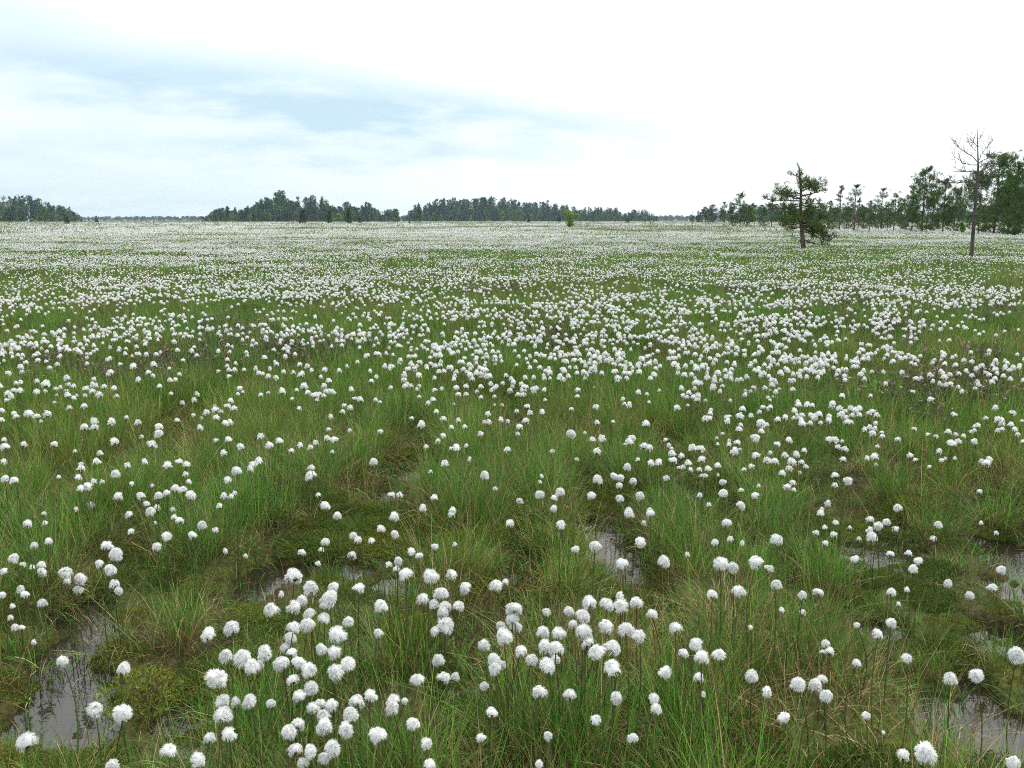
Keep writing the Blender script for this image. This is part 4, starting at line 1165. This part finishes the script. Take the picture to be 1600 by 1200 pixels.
# ---- what tells one tuft from the next
XB = [(70, "hard against the left edge"), (210, "above the left pool"), (330, "right of the left pool"), (450, "in the big clump's left flank"), (515, "in the big clump's left core"), (580, "in the big clump's right core"),
      (720, "right of the big clump"), (840, "in the small central clump"), (920, "in the centre-right clump's near side"), (1000, "in the centre-right clump's far side"), (1150, "right of the central clumps"), (1300, "in open grass on the right"),
      (1450, "left of the right-edge pools"), (1601, "by the right-edge pools")]
YB = [(845, "far up"), (900, "upper row"), (960, "middle row"), (1030, "lower middle row"), (1110, "lower row"), (1201, "bottom edge")]
RANK = ["largest", "second largest", "third largest", "fourth largest", "fifth largest", "sixth largest", "seventh largest", "eighth largest", "ninth largest", "tenth largest", "eleventh largest", "twelfth largest"]
cells = {}
for q in NEAR:
    bx = next(t for e, t in XB if q[0] < e); by = next(t for e, t in YB if q[1] < e)
    cells.setdefault((bx, by), []).append(q)
LABEL = {}
for (bx, by), qs in cells.items():
    qs.sort(key=lambda q: -q[2])
    med = 1.0
    for k, q in enumerate(qs):
        LABEL[q] = (f"only white cotton tuft {bx}, {by}" if len(qs) == 1 else
                    f"smallest white cotton tuft {bx}, {by}" if k == len(qs) - 1 else f"{RANK[min(k, 11)]} white cotton tuft {bx}, {by}")

for k, q in enumerate(NEAR):
    x, y, z, rad = head_place(*q)
    g = float(ground_h(np.array([x]), np.array([y]))[0])
    hgt = z - g
    rr_ = random.Random(k)
    lean = rr_.uniform(0.0, 0.10); la = rr_.uniform(0, 6.28)
    bx_, by_ = -lean * hgt * math.cos(la), -lean * hgt * math.sin(la)
    root = link("cotton_grass", None, loc=(x + bx_, y + by_, g), label=LABEL[q], category="cotton grass", kind="thing", group="cotton grass tufts nearest the camera")
    st = link("stem", STEMS[k % 6], root)
    sl = hgt - rad * 0.35
    st.scale = (sl, sl, sl)
    st.rotation_euler = Vector((-bx_, -by_, hgt)).to_track_quat("Z", "Y").to_euler()
    # stems keep a real thickness whatever their height
    st.scale = (0.46, 0.46, sl)
    tf = link("tuft", TUFTS[rr_.randrange(18)], root, loc=(-bx_, -by_, hgt))
    tf.scale = (rad * rr_.uniform(0.88, 1.1), rad * rr_.uniform(0.84, 1.05), rad * rr_.uniform(0.80, 1.08))
    tf.rotation_euler = (rr_.gauss(0, 0.30), rr_.gauss(0, 0.30), rr_.uniform(0, 6.28))
    bt = link("bract", BRACTS[k % 3], root, loc=(-bx_, -by_, hgt))
    bt.scale = (rad, rad, rad); bt.rotation_euler = (0, 0, rr_.uniform(0, 6.28))

# ---- the rest of the cotton grass, past counting: one object
CSRC = []


def cotton_src(seed, hairs, sub, sides, hw):
    mb = MB(); r = np.random.default_rng(seed)
    m2 = MB(); head_mesh(m2, seed, hairs, sub, 0.023, 0, hw)
    for i_ in range(len(m2.v)):
        m2.v[i_] = m2.v[i_] + np.array((0, 0, 0.33))
    mb.v += m2.v; mb.c += m2.c; mb.f3 += m2.f3; mb.f4 += m2.f4; mb.m3 += m2.m3; mb.m4 += m2.m4; mb.n += m2.n
    stem_into(mb, seed, 0.322, sides, 1, 0.0013)
    bract_into(mb, seed, (0, 0, 0.33 - 0.016), 0.023, 2)
    return unit_obj("cotton_grass_stand", mb.mesh("cotton_grass_stand", [M_COTTON, M_STEM, M_BRACT], True))


for s in range(8):
    CSRC.append(cotton_src(500 + s, 220, 2, 4, 0.06))
for s in range(6):
    CSRC.append(cotton_src(520 + s, 36, 1, 3, 0.10))


def cotton_patch(seed, n, radius, size, clump):
    r = np.random.default_rng(seed); mb = MB()
    cc = r.uniform(-radius, radius, (clump, 2))
    for k in range(n):
        c = cc[r.integers(0, clump)] + r.normal(size=2) * radius * 0.22
        m2 = MB(); head_mesh(m2, seed * 50 + k, 0, 1, size * r.uniform(0.75, 1.25), 0)
        mb.add(m2.v[0] + np.array((c[0], c[1], 0.33 + r.normal() * 0.04)), m2.f3[0], None, m2.c[0])
    return unit_obj("cotton_grass_patch", mb.mesh("cotton_grass_patch", [M_COTTON], True))


for s in range(5):
    CSRC.append(cotton_patch(540 + s, 46, 1.6, 0.019, 9))
for s in range(4):
    CSRC.append(cotton_patch(560 + s, 90, 7.0, 0.055, 12))

P0, V0, R0, S0 = [], [], [], []
for q in MID:
    sc_ = 1.0
    for _ in range(4):
        hh = 0.33 * max(sc_, 0.5)
        x, y, tq = at_height(q[0], q[1], hh + float(ground_h(np.array([0.0 if _ == 0 else x]), np.array([3.0 if _ == 0 else y]))[0]))
        sc_ = q[2] / FPX * tq * 0.5 * 0.92 / 0.023
    g = float(ground_h(np.array([x]), np.array([y]))[0])
    P0.append((x, y, g)); V0.append(rng.integers(0, 8)); R0.append((rng.normal() * 0.03, rng.normal() * 0.03, rng.uniform(0, 6.28))); S0.append((max(sc_, 0.4), max(sc_, 0.4), max(sc_, 0.5)))
mid = (np.array(P0), np.array(V0), np.array(R0), np.array(S0))


def cover(x, y):
    """How thick the cotton stands: drifts and thin places, more of it in the middle distance."""
    r = np.hypot(x, y)
    drift = sstep(0.38, 0.58, fbm(x * 0.42, y * 0.42, 91, 3))
    clump = 0.25 + 0.75 * sstep(0.42, 0.62, fbm(x * 1.9, y * 1.9, 95, 2))
    far = sstep(0.34, 0.56, fbm(x * 0.06, y * 0.035, 99, 3))
    return (0.22 + 0.78 * drift) * clump * (0.45 + 0.55 * far)


def keep_cotton(x, y):
    return cover(x, y), rng.uniform(0.85, 1.15, len(x))


XM = at_height(800, 596, 0.33)[1]
c1 = grow(XM, 17, 115, (0, 8), 0.66, 0.90, keep_cotton)
c2 = grow(16.5, 62, 130, (8, 14), 0.58, 0.86, keep_cotton)
c3 = grow(60, 230, 0.56, (14, 19), 0.9, 1.2, lambda x, y: (0.2 + 0.8 * sstep(0.36, 0.56, fbm(x * 0.05, y * 0.03, 99, 3)), np.ones_like(x)))
c4 = grow(220, 800, 0.027, (19, 23), 0.9, 1.2, lambda x, y: (0.45 + 0.55 * sstep(0.38, 0.55, fbm(x * 0.02, y * 0.012, 77, 2)), np.ones_like(x)))
for c in (c1, c2):
    c[3][:, 2] = 0.55 * c[3][:, 2] + 0.45              # small tufts still stand as high as the grass
    c[0][:, 2] = np.maximum(c[0][:, 2], WATER_Z); c[2][:, :2] *= 0.7
for c in (c3, c4):
    c[2][:, :2] = 0; c[3][:, 2] = 1.0
sel = c1[0][:, 1] > XM
c1 = tuple(a[sel] for a in c1)
scatter("cotton_grass_field", CSRC, *join4([mid, c1, c2, c3, c4]), label="sea of white cotton grass tufts stretching to the far woods", category="cotton grass")

# ------------------------------------------------------------------ the air over the bog
hz, t = new_mat("haze")
N, L = t.nodes.new, t.links.new
out = N("ShaderNodeOutputMaterial"); pv = N("ShaderNodeVolumePrincipled")
pv.inputs["Color"].default_value = (0.70, 0.88, 1.0, 1); pv.inputs["Density"].default_value = 0.00011; pv.inputs["Anisotropy"].default_value = 0.2
L(pv.outputs[0], out.inputs["Volume"])
hb = MB()
a = 2750.0
HAZE_TOP = 25.0
hb.add([(-a, -a, -1.2), (a, -a, -1.2), (a, a, -1.2), (-a, a, -1.2), (-a, -a, HAZE_TOP), (a, -a, HAZE_TOP), (a, a, HAZE_TOP), (-a, a, HAZE_TOP)], None,
       [(3, 2, 1, 0), (4, 5, 6, 7), (0, 1, 5, 4), (1, 2, 6, 5), (2, 3, 7, 6), (3, 0, 4, 7)])
link("haze", hb.mesh("haze", [hz]), kind="stuff", label="thin pale blue haze over the far woods", category="haze")
